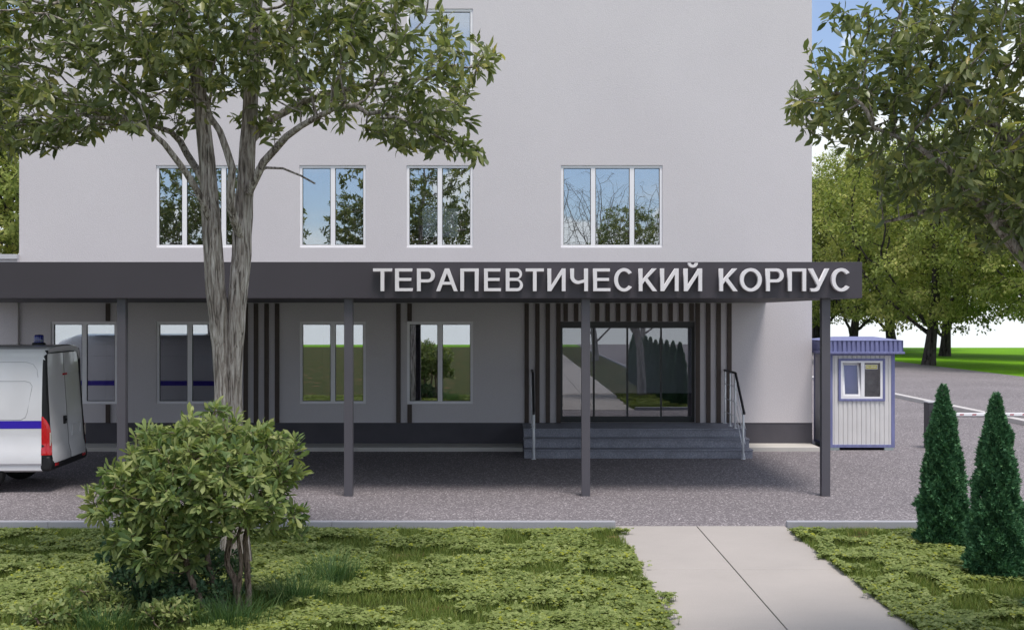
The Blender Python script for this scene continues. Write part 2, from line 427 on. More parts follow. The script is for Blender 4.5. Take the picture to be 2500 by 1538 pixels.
# interior rooms
m = MB(); yi0 = YW+.321; yi1 = YW+5.5
for z0, z1 in ((.56, 3.75), (3.95, 7.35), (7.55, 10.95), (11.15, 14.2)):
    if z0 == 3.95:
        IX = (-2.62, -1.42, 5.02, 5.96)
        for (a, b, c, d) in ((X0+.1, IX[0], z0, z1), (IX[1], X1-.1, z0, z1), (IX[0], IX[1], z0, IX[2]), (IX[0], IX[1], IX[3], z1)):
            m.poly([(a,yi1,c),(b,yi1,c),(b,yi1,d),(a,yi1,d)])
    else:
        m.poly([(X0+.1,yi1,z0),(X1-.1,yi1,z0),(X1-.1,yi1,z1),(X0+.1,yi1,z1)])
    m.poly([(X0+.1,yi0,z1),(X1-.1,yi0,z1),(X1-.1,yi1,z1),(X0+.1,yi1,z1)])
    for xp in (X0+.1, -8.9, -5.2, -2.9, .15, 5.5, X1-.1):
        m.box(xp-.06, xp+.06, yi0, yi1-.01, z0+.01, z1-.01)
bmb(m, 'interior_walls', INT)
m = MB()
for z0 in (.56, 3.95, 7.55, 11.15): m.box(X0+.11, X1-.11, yi0+.01, yi1-.02, z0-.1, z0)
bmb(m, 'interior_floor', INTF)
m = MB().box(DX0-.3, DX1+.3, YW+1.25, YW+1.33, 1.15, 3.74); m.box(DX0-.36, DX0-.301, YW+.33, YW+1.33, .57, 3.74); m.box(DX1+.301, DX1+.36, YW+.33, YW+1.33, .57, 3.74)
bmb(m, 'added_haze_panel', simple('haze_panel_pale', (.80,.79,.82), .8, 0, .2, .03))  # pale panels added close behind the door to catch light and haze the glass
m = MB().box(DX0-.3, DX1+.3, YW+1.245, YW+1.33, .565, 1.149); bmb(m, 'added_dark_panel', simple('dark_panel_tone', (.07,.06,.055), .7, 0, .2, .1))  # dark lower panel, also added, so the haze stops above the floor
m = MB()                        # roller blinds half drawn in some rooms
def blind(oi, frac):
    a, b, c, d = opens[oi][:4]; m.box(a-.02, b+.02, YW+.36, YW+.37, d-(d-c)*frac, d+.05)
def window(a, b, c, d, kind, rec=.03):
    y0, y1 = YW+rec, YW+rec+.07; fw = .062; mw = .105
    f = MB(); wdt = b-a
    splits = {'A': [.298, .715], 'D': [.318, .7]}.get(kind, [.5])
    f.box(a, b, y0, y1, d-fw, d); f.box(a, b, y0, y1, c, c+fw)
    f.box(a, a+fw, y0, y1, c+fw, d-fw); f.box(b-fw, b, y0, y1, c+fw, d-fw)
    for s in splits: f.box(a+wdt*s-mw/2, a+wdt*s+mw/2, y0+.002, y1, c+fw, d-fw)
    edges = [a+fw] + [v for s in splits for v in (a+wdt*s-mw/2, a+wdt*s+mw/2)] + [b-fw]
    for k in range(0, len(edges), 2):       # inner black gasket
        x0, x1 = edges[k], edges[k+1]
    ox, oz = (a+b)/2, c
    f.v = [(p[0]-ox, p[1]-y0, p[2]-oz) for p in f.v]
    fo = f.build('window', WHITEP, bld, bevel=.006, loc=(ox-BO.x, y0-BO.y, oz))
    g = MB()
    for k in range(0, len(edges), 2): g.box(edges[k]-.01-ox, edges[k+1]+.01-ox, .030, .038, c+fw-.01-oz, d-fw+.01-oz)
    g.build('pane', GLASS, fo)
    g = MB(); t = .012
    for k in range(0, len(edges), 2):
        x0, x1 = edges[k]-ox, edges[k+1]-ox; z0, z1 = c+fw-oz, d-fw-oz
        g.box(x0, x1, .014, .029, z1-t, z1); g.box(x0, x1, .014, .029, z0, z0+t)
        g.box(x0, x0+t, .014, .029, z0+t, z1-t); g.box(x1-t, x1, .014, .029, z0+t, z1-t)
    g.build('gasket', BLACKP, fo)
for o in opens:
    if o[4] == 'door': continue
    window(*o[:4], o[4] if isinstance(o[4], str) else 2)
window(BX[0], BX[1], BX[2], BX[3], 2, 12.9)
# entrance door: a glazed sliding screen
y0 = YW+.14
f = MB(); f.box(DX0, DX1, y0, y0+.12, DZ1-.13, DZ1); f.box(DX0, DX0+.035, y0, y0+.12, ZP, DZ1-.13); f.box(DX1-.035, DX1, y0, y0+.12, ZP, DZ1-.13)
f.box(DX0+.035, DX1-.035, y0, y0+.12, ZP+.002, ZP+.035)
fo = bmb(f, 'entrance_door', DARKAL, bevel=.005)
fo['label'] = 'wide dark framed glass sliding entrance at the top of the steps'
ms = [DX0+.035, wx(1451), wx(1533.2), wx(1616.3), DX1-.035]
for k in range(4):
    a, b = ms[k], ms[k+1]; yy = y0+.03 + (.025 if k in (0, 3) else 0)
    f = MB(); t = .022
    f.box(a, a+t, yy, yy+.04, ZP+.037, DZ1-.132); f.box(b-t, b, yy, yy+.04, ZP+.037, DZ1-.132)
    f.box(a+t, b-t, yy, yy+.04, DZ1-.150, DZ1-.132); f.box(a+t, b-t, yy, yy+.04, ZP+.037, ZP+.13)
    f.v = [(p[0]-BO.x, p[1]-BO.y, p[2]) for p in f.v]
    f.build('door_leaf', DARKAL, fo)
    g = MB().box(a+t-.004, b-t+.004, yy+.016, yy+.024, ZP+.125, DZ1-.145)
    g.v = [(p[0]-BO.x, p[1]-BO.y, p[2]) for p in g.v]; g.build('door_glass', DGLASS, fo)
# brown slats on the wall
def slat(px, z0, z1):
    a = wx(px); bmb(MB().box(a, a+.098, YW-.045, YW-.001, z0, z1), 'slat', SLAT, bevel=.004)
ZS = 3.262
for p in (595.2, 620.3, 646, 671.8, 967.7, 1280.6, 1306.7, 1332.2, 1358, 1698, 1723.7, 1748.9, 1775): slat(p, ZP+.001, ZS)
for p in (259.2, 995.1): slat(p, ZP+.001, GZ[0]-.01); slat(p, GZ[1]+.01, ZS)
for k in range(13): slat(1375.8+25.6*k, DZ1+.004, ZS)
# low side wing on the left
wg = empty('side_wing', (X0-5, YW-.08, 0)); tag(wg, 'low pale side wing with grey parapet cap joining the left end of the tall building', 'building')
MB().box(-13, 4.998, 0, 9, .556, 4.26).build('wall', STUCCO, wg)
MB().box(-13.06, 5.0, -.06, 9.06, 4.262, 4.37).build('parapet_cap', simple('cap_metal', (.52,.52,.55), .5), wg, bevel=.006)
MB().box(-13.01, 4.95, .012, 8.99, -.1, .555).build('plinth', PLINTH, wg)
# apron strip at the foot of the walls
m = MB(); m.box(-30, .24, 27.19, YW-.09, -.05, .09); m.box(-11.1, .24, YW-.088, YW+.01, -.05, .0895); m.box(5.06, X1-.03, 27.19, YW+.01, -.05, .09)
tag(m.build('pavement', APRON, bevel=.006), kind='structure')

# ------------------------------------------------------------------ steps and railings
st = empty('entrance_steps', (2.65, 26.9, 0)); tag(st, 'grey granite entrance steps of three risers below the glass doors', 'steps')
SX0, SX1 = .255, 5.04
yf = [26.64, 26.26, 25.88]; zt = [.556, .371, .185]
for k in range(3):
    m = MB(); yb = YW-.002 if k == 0 else yf[k-1]+.018
    m.box(SX0-2.65, SX1-2.65, yf[k]-26.9+.02, yb-26.9, 0 if k == 2 else zt[k+1]+.0, zt[k]-.031)
    so_ = m.build('step', GRAN, st)
    t = MB().box(SX0-.012-2.65, SX1+.012-2.65, yf[k]-26.9-.008, yb-26.9-.001 if k else yb-26.9-.06, zt[k]-.030, zt[k])
    t.build('tread', GRAN, so_, bevel=.006)
def railing(X, label):
    r = empty('railing', (X, 26.2, 0)); tag(r, label, 'railing', 'stair railings')
    posts = [(27.93, .556, 1.72), (27.28, .556, 1.72), (26.665, .556, 1.72), (25.745, 0.0, 1.02)]
    for (y, a, b) in posts:
        m = MB().tube([(0, y-26.2, a), (0, y-26.2, b)], .021, 12)
        m.lathe([(.0, a+.010), (.045, a+.010), (.05, a), (.05, a)], (0, y-26.2, 0), n=14)
        m.build('post', STEEL, r, smooth=True)
    MB().tube([(0, 28.0-26.2, 1.75), (0, 26.64-26.2, 1.75), (0, 26.60-26.2, 1.735), (0, 25.66-26.2, .985), (0, 25.62-26.2, .955)], .027, 12).build('handrail', HANDR, r, smooth=True)
    for z in (1.45, 1.12, .815):
        m = MB().tube([(.0, 27.93-26.2, z), (0, 26.665-26.2, z)], .0085, 8)
        m.tube([(.024, 26.66-26.2, z-.01), (.024, 25.66-26.2, z-.79)], .0085, 8)
        m.build('crossbar', STEEL, r, smooth=True)
railing(.449, 'steel railing with dark handrail at the left side of the entrance steps')
railing(4.815, 'steel railing with dark handrail at the right side of the entrance steps')

# ------------------------------------------------------------------ canopy
YF = 20.35
cn = empty('entrance_canopy', (-2.0, YF, 0)); tag(cn, 'long dark grey flat canopy on square posts running along the building front', 'canopy')
CX0, CX1 = -12.0+2, 5.765+2
ZS0, ZS1 = 3.276, 3.872
MB().box(CX0, CX1, 0, .05, ZS0, ZS1).build('fascia', GREYMETAL, cn, bevel=.004)
MB().box(CX1-.05, CX1, .0505, YW-YF-.004, ZS0, ZS1).build('side_fascia', GREYMETAL, cn, bevel=.004)
MB().box(CX0, CX1-.051, .051, YW-YF-.004, ZS0+.002, ZS0+.14).build('roof_slab', simple('soffit_panel', (.055,.052,.056), .6), cn)
for X in (5.2, 1.223, -2.71, -6.47, -10.3):
    MB().box(X+2-.071, X+2+.071, .112, .252, 0, ZS0+.001).build('column', COLM, cn, bevel=.004)
MB().box(CX0, CX1-.06, .108, .256, ZS0-.0, ZS0+.0015).build('edge_beam', GREYMETAL, cn)

# ------------------------------------------------------------------ lettering
LW, LH = .160, .125
def arc(cx, cy, rx, ry, a0, a1, n=14):
    return [(cx+rx*math.cos(R(a0+(a1-a0)*i/n)), cy+ry*math.sin(R(a0+(a1-a0)*i/n))) for i in range(n+1)]
def glyph(ch, W):
    w, h = LW, LH; c = W/2
    if ch == 'Т': return [[(0,1),(W,1),(W,1-h),(c+w/2,1-h),(c+w/2,0),(c-w/2,0),(c-w/2,1-h),(0,1-h)]]
    if ch == 'Е': return [[(0,0),(0,1),(W*.97,1),(W*.97,1-h),(w,1-h),(w,.58),(W*.92,.58),(W*.92,.58-h),(w,.58-h),(w,h),(W,h),(W,0)]]
    if ch == 'Р':
        r = .305; cx_ = W-r
        return [[(0,0),(0,1),(cx_,1)]+arc(cx_,1-r,r,r,90,-90)[1:]+[(w,1-2*r),(w,0)],
                [(w,1-h),(w,1-2*r+h)]+arc(cx_,1-r,r-w,r-h,-90,90)]
    if ch == 'А':
        a = .09; ws = .165; k = c-a; yb, yt = .29, .29+h*.95
        return [[(0,0),(c-a,1),(c+a,1),(W,0),(W-ws,0),(W-ws-k*yb,yb),(ws+k*yb,yb),(ws,0)],
                [(ws+k*yt,yt),(W-ws-k*yt,yt),(c,(c-ws)/k)]]
    if ch == 'П': return [[(0,0),(0,1),(W,1),(W,0),(W-w,0),(W-w,1-h),(w,1-h),(w,0)]]
    if ch == 'В':
        rt, rb = .24, .26
        return [[(0,0),(0,1),(W-.04-rt,1)]+arc(W-.04-rt,1-rt,rt,rt,90,-88)[1:]+arc(W-rb,rb,rb,rb,88,-90),
                [(w,1-h),(w,.52+h/2)]+arc(W-.04-rt,1-h-(.48-h*1.5)/2,rt-w*.95+.05,(.48-h*1.5)/2,-90,90),
                [(w,.52-h/2),(w,h)]+arc(W-rb,h+(.52-1.5*h)/2,rb-w*.95+.03,(.52-1.5*h)/2,-90,90)]
    if ch in 'ИЙ':
        d = .25
        g = [[(0,0),(0,1),(w,1),(w,d),(W-w,1),(W,1),(W,0),(W-w,0),(W-w,1-d),(w,0)]]
        if ch == 'Й': g.append(arc(c,1.245,.215,.20,180,360)+arc(c,1.245,.10,.085,360,180))
        return g
    if ch == 'Ч':
        return [[(0,1),(0,.62)]+arc(.36,.64,.36,.32,180,270)+[(W-w,.385),(W-w,0),(W,0),(W,1),(W-w,1),(W-w,.52)]+arc(.37,.64,.37-w,.19,270,180)+[(w,1)]]
    if ch == 'С': return [arc(c,.5,c,.515,38,322,40)+arc(c,.5,c-w,.515-h*1.05,318,42,40)]
    if ch == 'О': return [arc(c,.5,c,.515,0,355,44), arc(c,.5,c-w,.515-h*1.05,0,355,44)]
    if ch == 'К': return [[(0,0),(0,1),(w,1),(w,.50),(W-.215,1),(W-.02,1),(.36*W+.09,.575),(W,0),(W-.19,0),(.36*W-.02,.465),(w,.30),(w,0)]]
    if ch == 'У': return [[(0,1),(.17,1),(c+.01,.43),(W-.16,1),(W,1),(c+.06,.20)]+arc(c-.16,.19,.2,.205,0,-90,8)+[(.08,-.015),(.09,.12),(c-.17,.115),(c-.09,.17),(c-.06,.25)]]
    if ch == 'Х': return [[(0,0),(c-.11,.51),(.02,1),(.22,1),(c,.64),(W-.22,1),(W-.02,1),(c+.11,.51),(W,0),(W-.2,0),(c,.38),(.2,0)]]
    if ch == 'Н': return [[(0,0),(0,1),(w,1),(w,.57),(W-w,.57),(W-w,1),(W,1),(W,0),(W-w,0),(W-w,.43),(w,.43),(w,0)]]
    if ch == 'Ы':
        V = W-w*1.5; r = .28
        return [[(0,0),(0,1),(w,1),(w,2*r)]+arc(V-r,r,r,r,90,-90), [(w,2*r-h),(w,h)]+arc(V-r,r,r-w,r-h,-90,90), [(W-w,0),(W-w,1),(W,1),(W,0)]]
def letter(ch, x, width, hgt, y, z, depth, mat, parent, name='letter', bevel=.0015):
    cu = bpy.data.curves.new(name, 'CURVE'); cu.dimensions = '2D'; cu.fill_mode = 'BOTH'
    cu.extrude = depth/2-bevel; cu.bevel_depth = bevel; cu.bevel_resolution = 1
    for pl in glyph(ch, width/hgt):
        sp = cu.splines.new('POLY'); sp.points.add(len(pl)-1); sp.use_cyclic_u = True
        for q, (a, b) in zip(sp.points, pl): q.co = (a*hgt, b*hgt, 0, 1)
    tmp = bpy.data.objects.new('tmp', cu); col.objects.link(tmp)
    dg = bpy.context.evaluated_depsgraph_get()
    me = bpy.data.meshes.new_from_object(tmp.evaluated_get(dg)); bpy.data.objects.remove(tmp)
    me.transform(Matrix.Rotation(R(90), 4, 'X'))
    me.materials.clear(); me.materials.append(mat); me.name = name
    o = bpy.data.objects.new(name, me); o.location = (x, y, z); link(o, parent); return o
sg = empty('canopy_sign', (1.6, YF-.03, 3.4)); tag(sg, 'raised pale block letters reading ТЕРАПЕВТИЧЕСКИЙ КОРПУС on the canopy front', 'sign')
LY = YF-.13; LS = F/LY; LZ = wz(710.8, LS); LHT = 55.0/LS
za = [('Т',122,302),('Е',335,503),('Р',547,718),('А',733,940),('П',967,1142),('Е',1197,1359),('В',1407,1572),('Т',1600,1775),('И',1811,1985),('Ч',2032,2202),('Е',2254,2419)]
zb = [('С',74,252),('К',297,462),('И',494,658),('Й',708,872),('К',1030,1195),('О',1218,1415),('Р',1456,1614),('П',1655,1818),('У',1845,2028),('С',2052,2231)]
lets = [(c, 880+a/3.9645, 880+b/3.9645) for c, a, b in za] + [(c, 1480+a/3.724, 1480+b/3.724) for c, a, b in zb]
for c, a, b in lets:
    letter(c, wx(a, LS)-1.6, (b-a)/LS, LHT, -.05, LZ-3.4, .10, LETM, sg)

# ------------------------------------------------------------------ ambulance van
VC = 21.76
van = empty('ambulance_van', (-10.78, 21.70, 0), R(2.9)); tag(van, 'white ambulance van with blue stripe and blue roof beacon parked under the canopy', 'van')
half = [(.94,.35),(.985,.37),(1.015,.385),(1.015,.465),(1.04,.50),(1.04,.715),(1.022,.755),(1.025,1.0),(1.018,1.5),(.985,2.05),(.955,2.25),(.915,2.36),(.85,2.42),(.72,2.452),(.4,2.475),(0,2.482)]
def section(x, kz=1.0, ky=1.0, z0=0.0):
    L = [(-a*ky, z0+(b-.35)*kz+.35) for a, b in half]; Rr = [(a*ky, z) for (a, z) in [(-p[0], p[1]) for p in L[:-1]]][::-1]
    return [(x, p[0], p[1]) for p in L] + [(x, p[0], p[1]) for p in Rr]
RX = -7.89+10.7
secs = [section(RX), section(RX-1.5), section(RX-3.0), section(RX-3.9), section(RX-4.35, .93, .985), section(RX-4.9, .66, .97), section(RX-5.2, .48, .95), section(RX-5.75, .40, .90), section(RX-5.95, .24, .8)]
m = MB(); n = len(secs[0])
for s_ in secs: m.v += s_
for i in range(len(secs)-1):
    for k in range(n-1): m.f.append((i*n+k, (i+1)*n+k, (i+1)*n+k+1, i*n+k+1))
    m.f.append((i*n+n-1, (i+1)*n+n-1, (i+1)*n, i*n))
m.f.append(tuple(range((len(secs)-1)*n, len(secs)*n)))
# roof and header turning down to the rear doors
def rear_x(z): return 2.96-.12*max(0, (z-.6)/1.85)
top = [p for p in secs[0] if p[2] > 2.2]
b0 = len(m.v); tp = [(p[1], p[2]) for p in top]
for (y_, z_) in tp: m.v.append((RX, y_, z_))
for (y_, z_) in tp: m.v.append((RX+.055, y_*.985, z_-.02))
for (y_, z_) in tp: m.v.append((rear_x(z_)-.005, y_*.93, min(z_-.10, 2.36)))
q = len(tp)
for r_ in range(2):
    for k in range(q-1): m.f.append((b0+r_*q+k+1, b0+r_*q+k, b0+(r_+1)*q+k, b0+(r_+1)*q+k+1))
body = m.build('body', VANW, van, smooth=True)
md = body.modifiers.new('es', 'EDGE_SPLIT'); md.split_angle = R(28)
# black corner pillars
for sgn in (-1, 1):
    zsamp = [.60, .9, 1.3, 1.8, 2.15, 2.30, 2.40]; m = MB(); rows = []
    for z in zsamp:
        hy = np.interp(z, [b for a, b in half], [a for a, b in half])
        xr = rear_x(z)
        ins = .075
        rows.append([(RX-.001, sgn*(hy-.001), z), (RX+.06, sgn*(hy-.008), z), (xr-.012, sgn*(hy-.035), z), (xr+.004, sgn*(hy-ins), z), (xr-.03, sgn*(hy-ins-.02), z)])
    for rr in rows: m.v += rr
    for i in range(len(rows)-1):
        for k in range(4):
            fc = (i*5+k, i*5+k+1, (i+1)*5+k+1, (i+1)*5+k); m.f.append(fc if sgn < 0 else fc[::-1])
    pil = m.build('corner_pillar', BLACKP, van, smooth=True)
    m = MB(); rows = []
    for z in np.linspace(.64, 1.29, 10):
        hy = np.interp(z, [b for a, b in half], [a for a, b in half]); xr = rear_x(z); t = (z-.64)/.65
        wv = 1.0 if t < .55 else max(.12, 1-((t-.55)/.45)**2*.9)
        e = [(RX-.004, sgn*(hy+.004), z), (RX+.06, sgn*(hy+.0), z), (xr-.008, sgn*(hy-.028), z), (xr+.010, sgn*(hy-.078), z)]
        k = wv*3; j = int(min(2, math.floor(k))); fr = k-j
        pts = [Vector(p) for p in e]; endp = pts[j].lerp(pts[j+1], fr)
        poly = [pts[0], pts[0].lerp(pts[1], .5) if j >= 1 else pts[0].lerp(endp, .5), pts[1] if j >= 1 else endp, pts[2] if j >= 2 else endp, endp]
        rows.append([tuple(p) for p in poly])
    for rr in rows: m.v += rr
    for i in range(len(rows)-1):
        for k in range(4):
            fc = (i*5+k, i*5+k+1, (i+1)*5+k+1, (i+1)*5+k); m.f.append(fc if sgn < 0 else fc[::-1])
    tl = m.build('tail_light', REDL, van, smooth=True)
    hy = 1.035; xr = rear_x(.9)
    MB().prism([(-.02,.82),(.02,.78),(.035,.84),(.035,.96),(.0,1.03),(-.03,.98),(-.03,.86)], 'z', 0, .0) if False else None
    g = MB(); yy = sgn*(hy-.055)
    g.prism([(yy-.028*sgn*-1, .80),(yy-.028*sgn, .86),(yy-.028*sgn, .96),(yy+.028*sgn, 1.02),(yy+.03*sgn, .84)], 'x', xr+.0, xr+.014)
    g.build('reversing_lamp', CLEARL, tl)
# rear doors
for sgn in (-1, 1):
    m = MB()
    ys = [.012, .10, .80, .945]; zs_ = [.50, .58, .74, .83, 1.22, 1.30, 1.93, 1.99, 2.22, 2.34]
    def dx(z, i):
        d = 0.0
        if i in (1, 2):
            if 1.30 <= z <= 1.93: d = -.012
            elif z >= 1.99: d = .008
            elif .83 <= z <= 1.22: d = -.004
            else: d = .012
        if i == 3: d = -.018
        return rear_x(z)+d+(.03 if z < .7 else 0)
    b = 0
    for z in zs_:
        for i, y_ in enumerate(ys): m.v.append((dx(z, i), sgn*min(y_, .955-.07*max(0, (z-1.5))), z))
    for i in range(len(zs_)-1):
        for k in range(3):
            fc = (i*4+k, i*4+k+1, (i+1)*4+k+1, (i+1)*4+k); m.f.append(fc if sgn > 0 else fc[::-1])
    d = m.build('rear_door', VANW, van, smooth=True); d.modifiers.new('es', 'EDGE_SPLIT').split_angle = R(20)
    if sgn < 0:
        hx = rear_x(1.15)
        g = MB().box(hx-.01, hx+.025, -.22, -.10, 1.10, 1.24); g.box(hx+.024, hx+.045, -.20, -.12, 1.15, 1.19); g.build('handle', BLACKP, d, bevel=.012)
    else:
        xr = rear_x(.95); g = MB()
        g.box(xr+.0, xr+.016, .20, .70, .86, .885); g.box(xr, xr+.016, .20, .70, 1.04, 1.06)
        g.box(xr, xr+.016, .20, .225, .885, 1.04); g.box(xr, xr+.016, .675, .70, .885, 1.04); g.build('plate_recess', VANW, d, bevel=.006)
MB().box(rear_x(1.99)+.0, rear_x(1.99)+.022, -.10, .10, 1.945, 1.98).build('brake_light', REDL, van, bevel=.004)
MB().box(RX+.02, rear_x(1.5)-.06, -.94, .94, .5, 2.3).build('door_frame_core', BLACKP, van)
m = MB(); prof = [(RX-.03,.37),(RX+.12,.36),(2.97,.40),(2.985,.46),(2.98,.52),(2.955,.60),(2.93,.64),(RX-.03,.64)]
for sgn in (1,):
    m.prism(prof, 'y', -1.03, 1.03)
bp = m.build('rear_bumper', BLACKP, van, bevel=.05)
for sgn in (-1, 1): MB().box(2.97, 2.993, sgn*.78-.08, sgn*.78+.08, .44, .49).build('reflector', REDL, bp, bevel=.004)
# side stripe, panel seams, sill trim (both sides)
for sgn in (-1, 1):
    def side(z): return np.interp(z, [b for a, b in half], [a for a, b in half])
    m = MB()
    m.poly([(RX-.004, sgn*(side(1.09)+.003), 1.09), (RX-4.0, sgn*(side(1.09)+.003), 1.09), (RX-4.0, sgn*(side(1.22)+.003), 1.22), (RX-.004, sgn*(side(1.22)+.003), 1.22)])
    m.build('blue_stripe', BLUESTR, van)
    m = MB()
    def seam(pts, r=.0045):
        m.tube([(x, sgn*(side(z)+.0005), z) for x, z in pts], r, 5)
    seam([(RX-3.4, 1.886), (RX-.28, 1.886), (RX-.20, 1.86), (RX-.165, 1.80), (RX-.24, 1.36), (RX-.27, 1.28), (RX-.34, 1.24), (RX-3.4, 1.24)])
    seam([(RX-3.4, 2.205), (RX-.28, 2.205), (RX-.16, 2.17), (RX-.09, 2.08), (RX-.07, 1.95)], .004)
    m.build('panel_seam', simple('seam_shade', (.42,.42,.44), .5), van, smooth=True)
MB().lathe([(.0, .0), (.115, .0), (.115, .025), (.095, .035)], (-8.27+10.7, .0, 2.478), n=24).build('beacon_base', BLACKP, van, smooth=True)
m = MB(); prof = [(.078,.03),(.080,.06),(.078,.155),(.070,.172),(.0,.178)]
m.lathe(prof, (-8.27+10.7, 0, 2.478), n=28); bc = m.build('beacon', BEAC, van, smooth=True)
m = MB()
for k in range(14):
    a = 2*math.pi*k/14; m.tube([(-8.27+10.7+.080*math.cos(a), .080*math.sin(a), 2.515), (-8.27+10.7+.078*math.cos(a), .078*math.sin(a), 2.63)], .004, 5)
m.build('beacon_rib', simple('beacon_rib_blue', (.05,.07,.4), .2), bc)
for X in (RX-1.0, RX-4.75):
    for sgn in (-1, 1):
        wv = MB(); c = (X, sgn*.90, .35)
        wv.lathe([(.20,-.10),(.335,-.10),(.352,-.06),(.352,.06),(.335,.10),(.20,.10)], c, 'y', 32); wh = wv.build('wheel', RUBBER, van, smooth=True)
        rm = MB(); rm.lathe([(.0,-.05),(.07,-.06),(.12,-.03),(.18,-.08),(.205,-.09),(.205,.09),(.18,.08),(.12,.03),(.07,.06),(0,.05)], c, 'y', 24); rm.build('rim', STEEL, wh, smooth=True)
m = MB(); m.poly([(RX-4.15,-.82,2.2),(RX-4.15,.82,2.2),(RX-4.98,.86,1.55),(RX-4.98,-.86,1.55)]); m.box(RX-5.0, RX-5.001, -.1,.1,1.5,1.52)
m.v = [(x+.02-.05, y_, z+.03) for x, y_, z in m.v]; m.build('windscreen', DARKAL, van)

# ------------------------------------------------------------------ security booth
bt = empty('security_booth', (7.77, 27.44, 0)); tag(bt, 'small white corrugated guard booth with weathered blue trim beside the building corner', 'booth')
BX0, BX1, BY = 7.04-7.77, 8.50-7.77, 1.40
def corr(x0, x1, n, y0, ztop, zbot, amp=.018, flip=1):
    """corrugated sheet polyline as (x, y) points"""
    pts = []; p = (x1-x0)/n
    for k in range(n):
        a = x0+k*p
        pts += [(a, y0), (a+p*.60, y0), (a+p*.70, y0+amp*flip), (a+p*.90, y0+amp*flip)]
    pts.append((x1, y0)); return pts
def strip(m, pts, z0, z1):
    b = len(m.v)
    for (x, y_) in pts: m.v += [(x, y_, z0), (x, y_, z1)]
    for k in range(len(pts)-1): m.f.append((b+2*k, b+2*k+2, b+2*k+3, b+2*k+1))
m = MB(); ZB0, ZB1 = .075, 2.17
WX0, WX1 = (2047.3-1250)/110-7.77, (2161-1250)/110-7.77; WZ0, WZ1 = wz(979, 110), wz(875.4, 110)
strip(m, corr(BX0+.02, BX1-.02, 14, .012, 0, 0), ZB0, WZ0+.02); strip(m, corr(BX0+.02, BX1-.02, 14, .012, 0, 0), WZ1-.02, ZB1)
for (a, b, n_) in ((BX0+.02, WX0+.02, 2), (WX1-.02, BX1-.02, 2)): strip(m, corr(a, b, n_, .012, 0, 0), WZ0+.02, WZ1-.02)
for xx, s_ in ((BX0+.012, 1), (BX1-.012, -1)):
    pts = [(xx+(.018*s_ if q in (2, 3) else 0), .02+(BY-.04)*(k+[0,.6,.7,.9][q])/14) for k in range(14) for q in range(4)]+[(xx, BY-.02)]
    strip(m, pts if s_ < 0 else pts[::-1], ZB0, ZB1)
m.poly([(BX1, BY-.01, ZB0), (BX0, BY-.01, ZB0), (BX0, BY-.01, ZB1), (BX1, BY-.01, ZB1)])
m.build('wall', BWHITE, bt)
m = MB(); cw = .08
for xx in (BX0, BX1-cw):
    for yy in (0, BY-cw): m.box(xx, xx+cw, yy, yy+cw, .06, ZB1)
for z0, z1 in ((.06, .125), (ZB1-.07, ZB1)):
    m.box(BX0+cw, BX1-cw, -.0, .03, z0, z1); m.box(BX0, BX0+.03, cw, BY-cw, z0, z1); m.box(BX1-.03, BX1, cw, BY-cw, z0, z1)
m.build('frame', BLUEM, bt, bevel=.004)
for xx in (BX0+.03, BX1-.23):
    for yy in (.0+.002, BY-.2): MB().box(xx, xx+.2, yy, yy+.18, -.01, .062).build('support_block', GALV, bt)
MB().box(BX0+.02, BX1-.02, .05, BY-.04, .07, .12).build('floor', INTF, bt)
# roof with corrugated fascia
m = MB(); ov = .16; RB, RT = 2.186, 2.435
strip(m, corr(BX0-ov+.02, BX1+ov-.02, 17, -.14, 0, 0, .03), RB, RT)
for xx, s_ in ((BX0-ov+.02, 1), (BX1+ov-.02, -1)):
    pts = [(xx+(.02*s_ if q in (2, 3) else 0), -.14+(BY+.28)*(k+[0,.6,.7,.9][q])/17) for k in range(17) for q in range(4)]+[(xx, BY+.14)]
    strip(m, pts if s_ < 0 else pts[::-1], RB, RT)
m.poly([(BX1+ov,BY+.14,RB),(BX0-ov,BY+.14,RB),(BX0-ov,BY+.14,RT),(BX1+ov,BY+.14,RT)])
rf = m.build('roof', BLUEM, bt)
m = MB(); m.box(BX0-ov-.01, BX1+ov+.01, -.17, -.12, RB-.045, RB+.005); m.box(BX0-ov-.01, BX0-ov+.04, -.12, BY+.15, RB-.045, RB+.005); m.box(BX1+ov-.04, BX1+ov+.01, -.12, BY+.15, RB-.045, RB+.005)
m.box(BX0-ov+.04, BX1+ov-.04, -.119, BY+.13, RB-.03, RB-.01)
m.build('roof_lip', BLUEM, rf, bevel=.005)
m = MB(); hx0, hx1 = BX0-ov, BX1+ov; hm = (hx0+hx1)/2
m.v = [(hx0,-.15,RT),(hx1,-.15,RT),(hx1,BY+.15,RT),(hx0,BY+.15,RT),(hm-.45,BY/2,RT+.075),(hm+.45,BY/2,RT+.075)]
m.f = [(0,1,5,4),(1,2,5),(2,3,4,5),(3,0,4)]; m.build('roof_cap', BLUEM, rf)
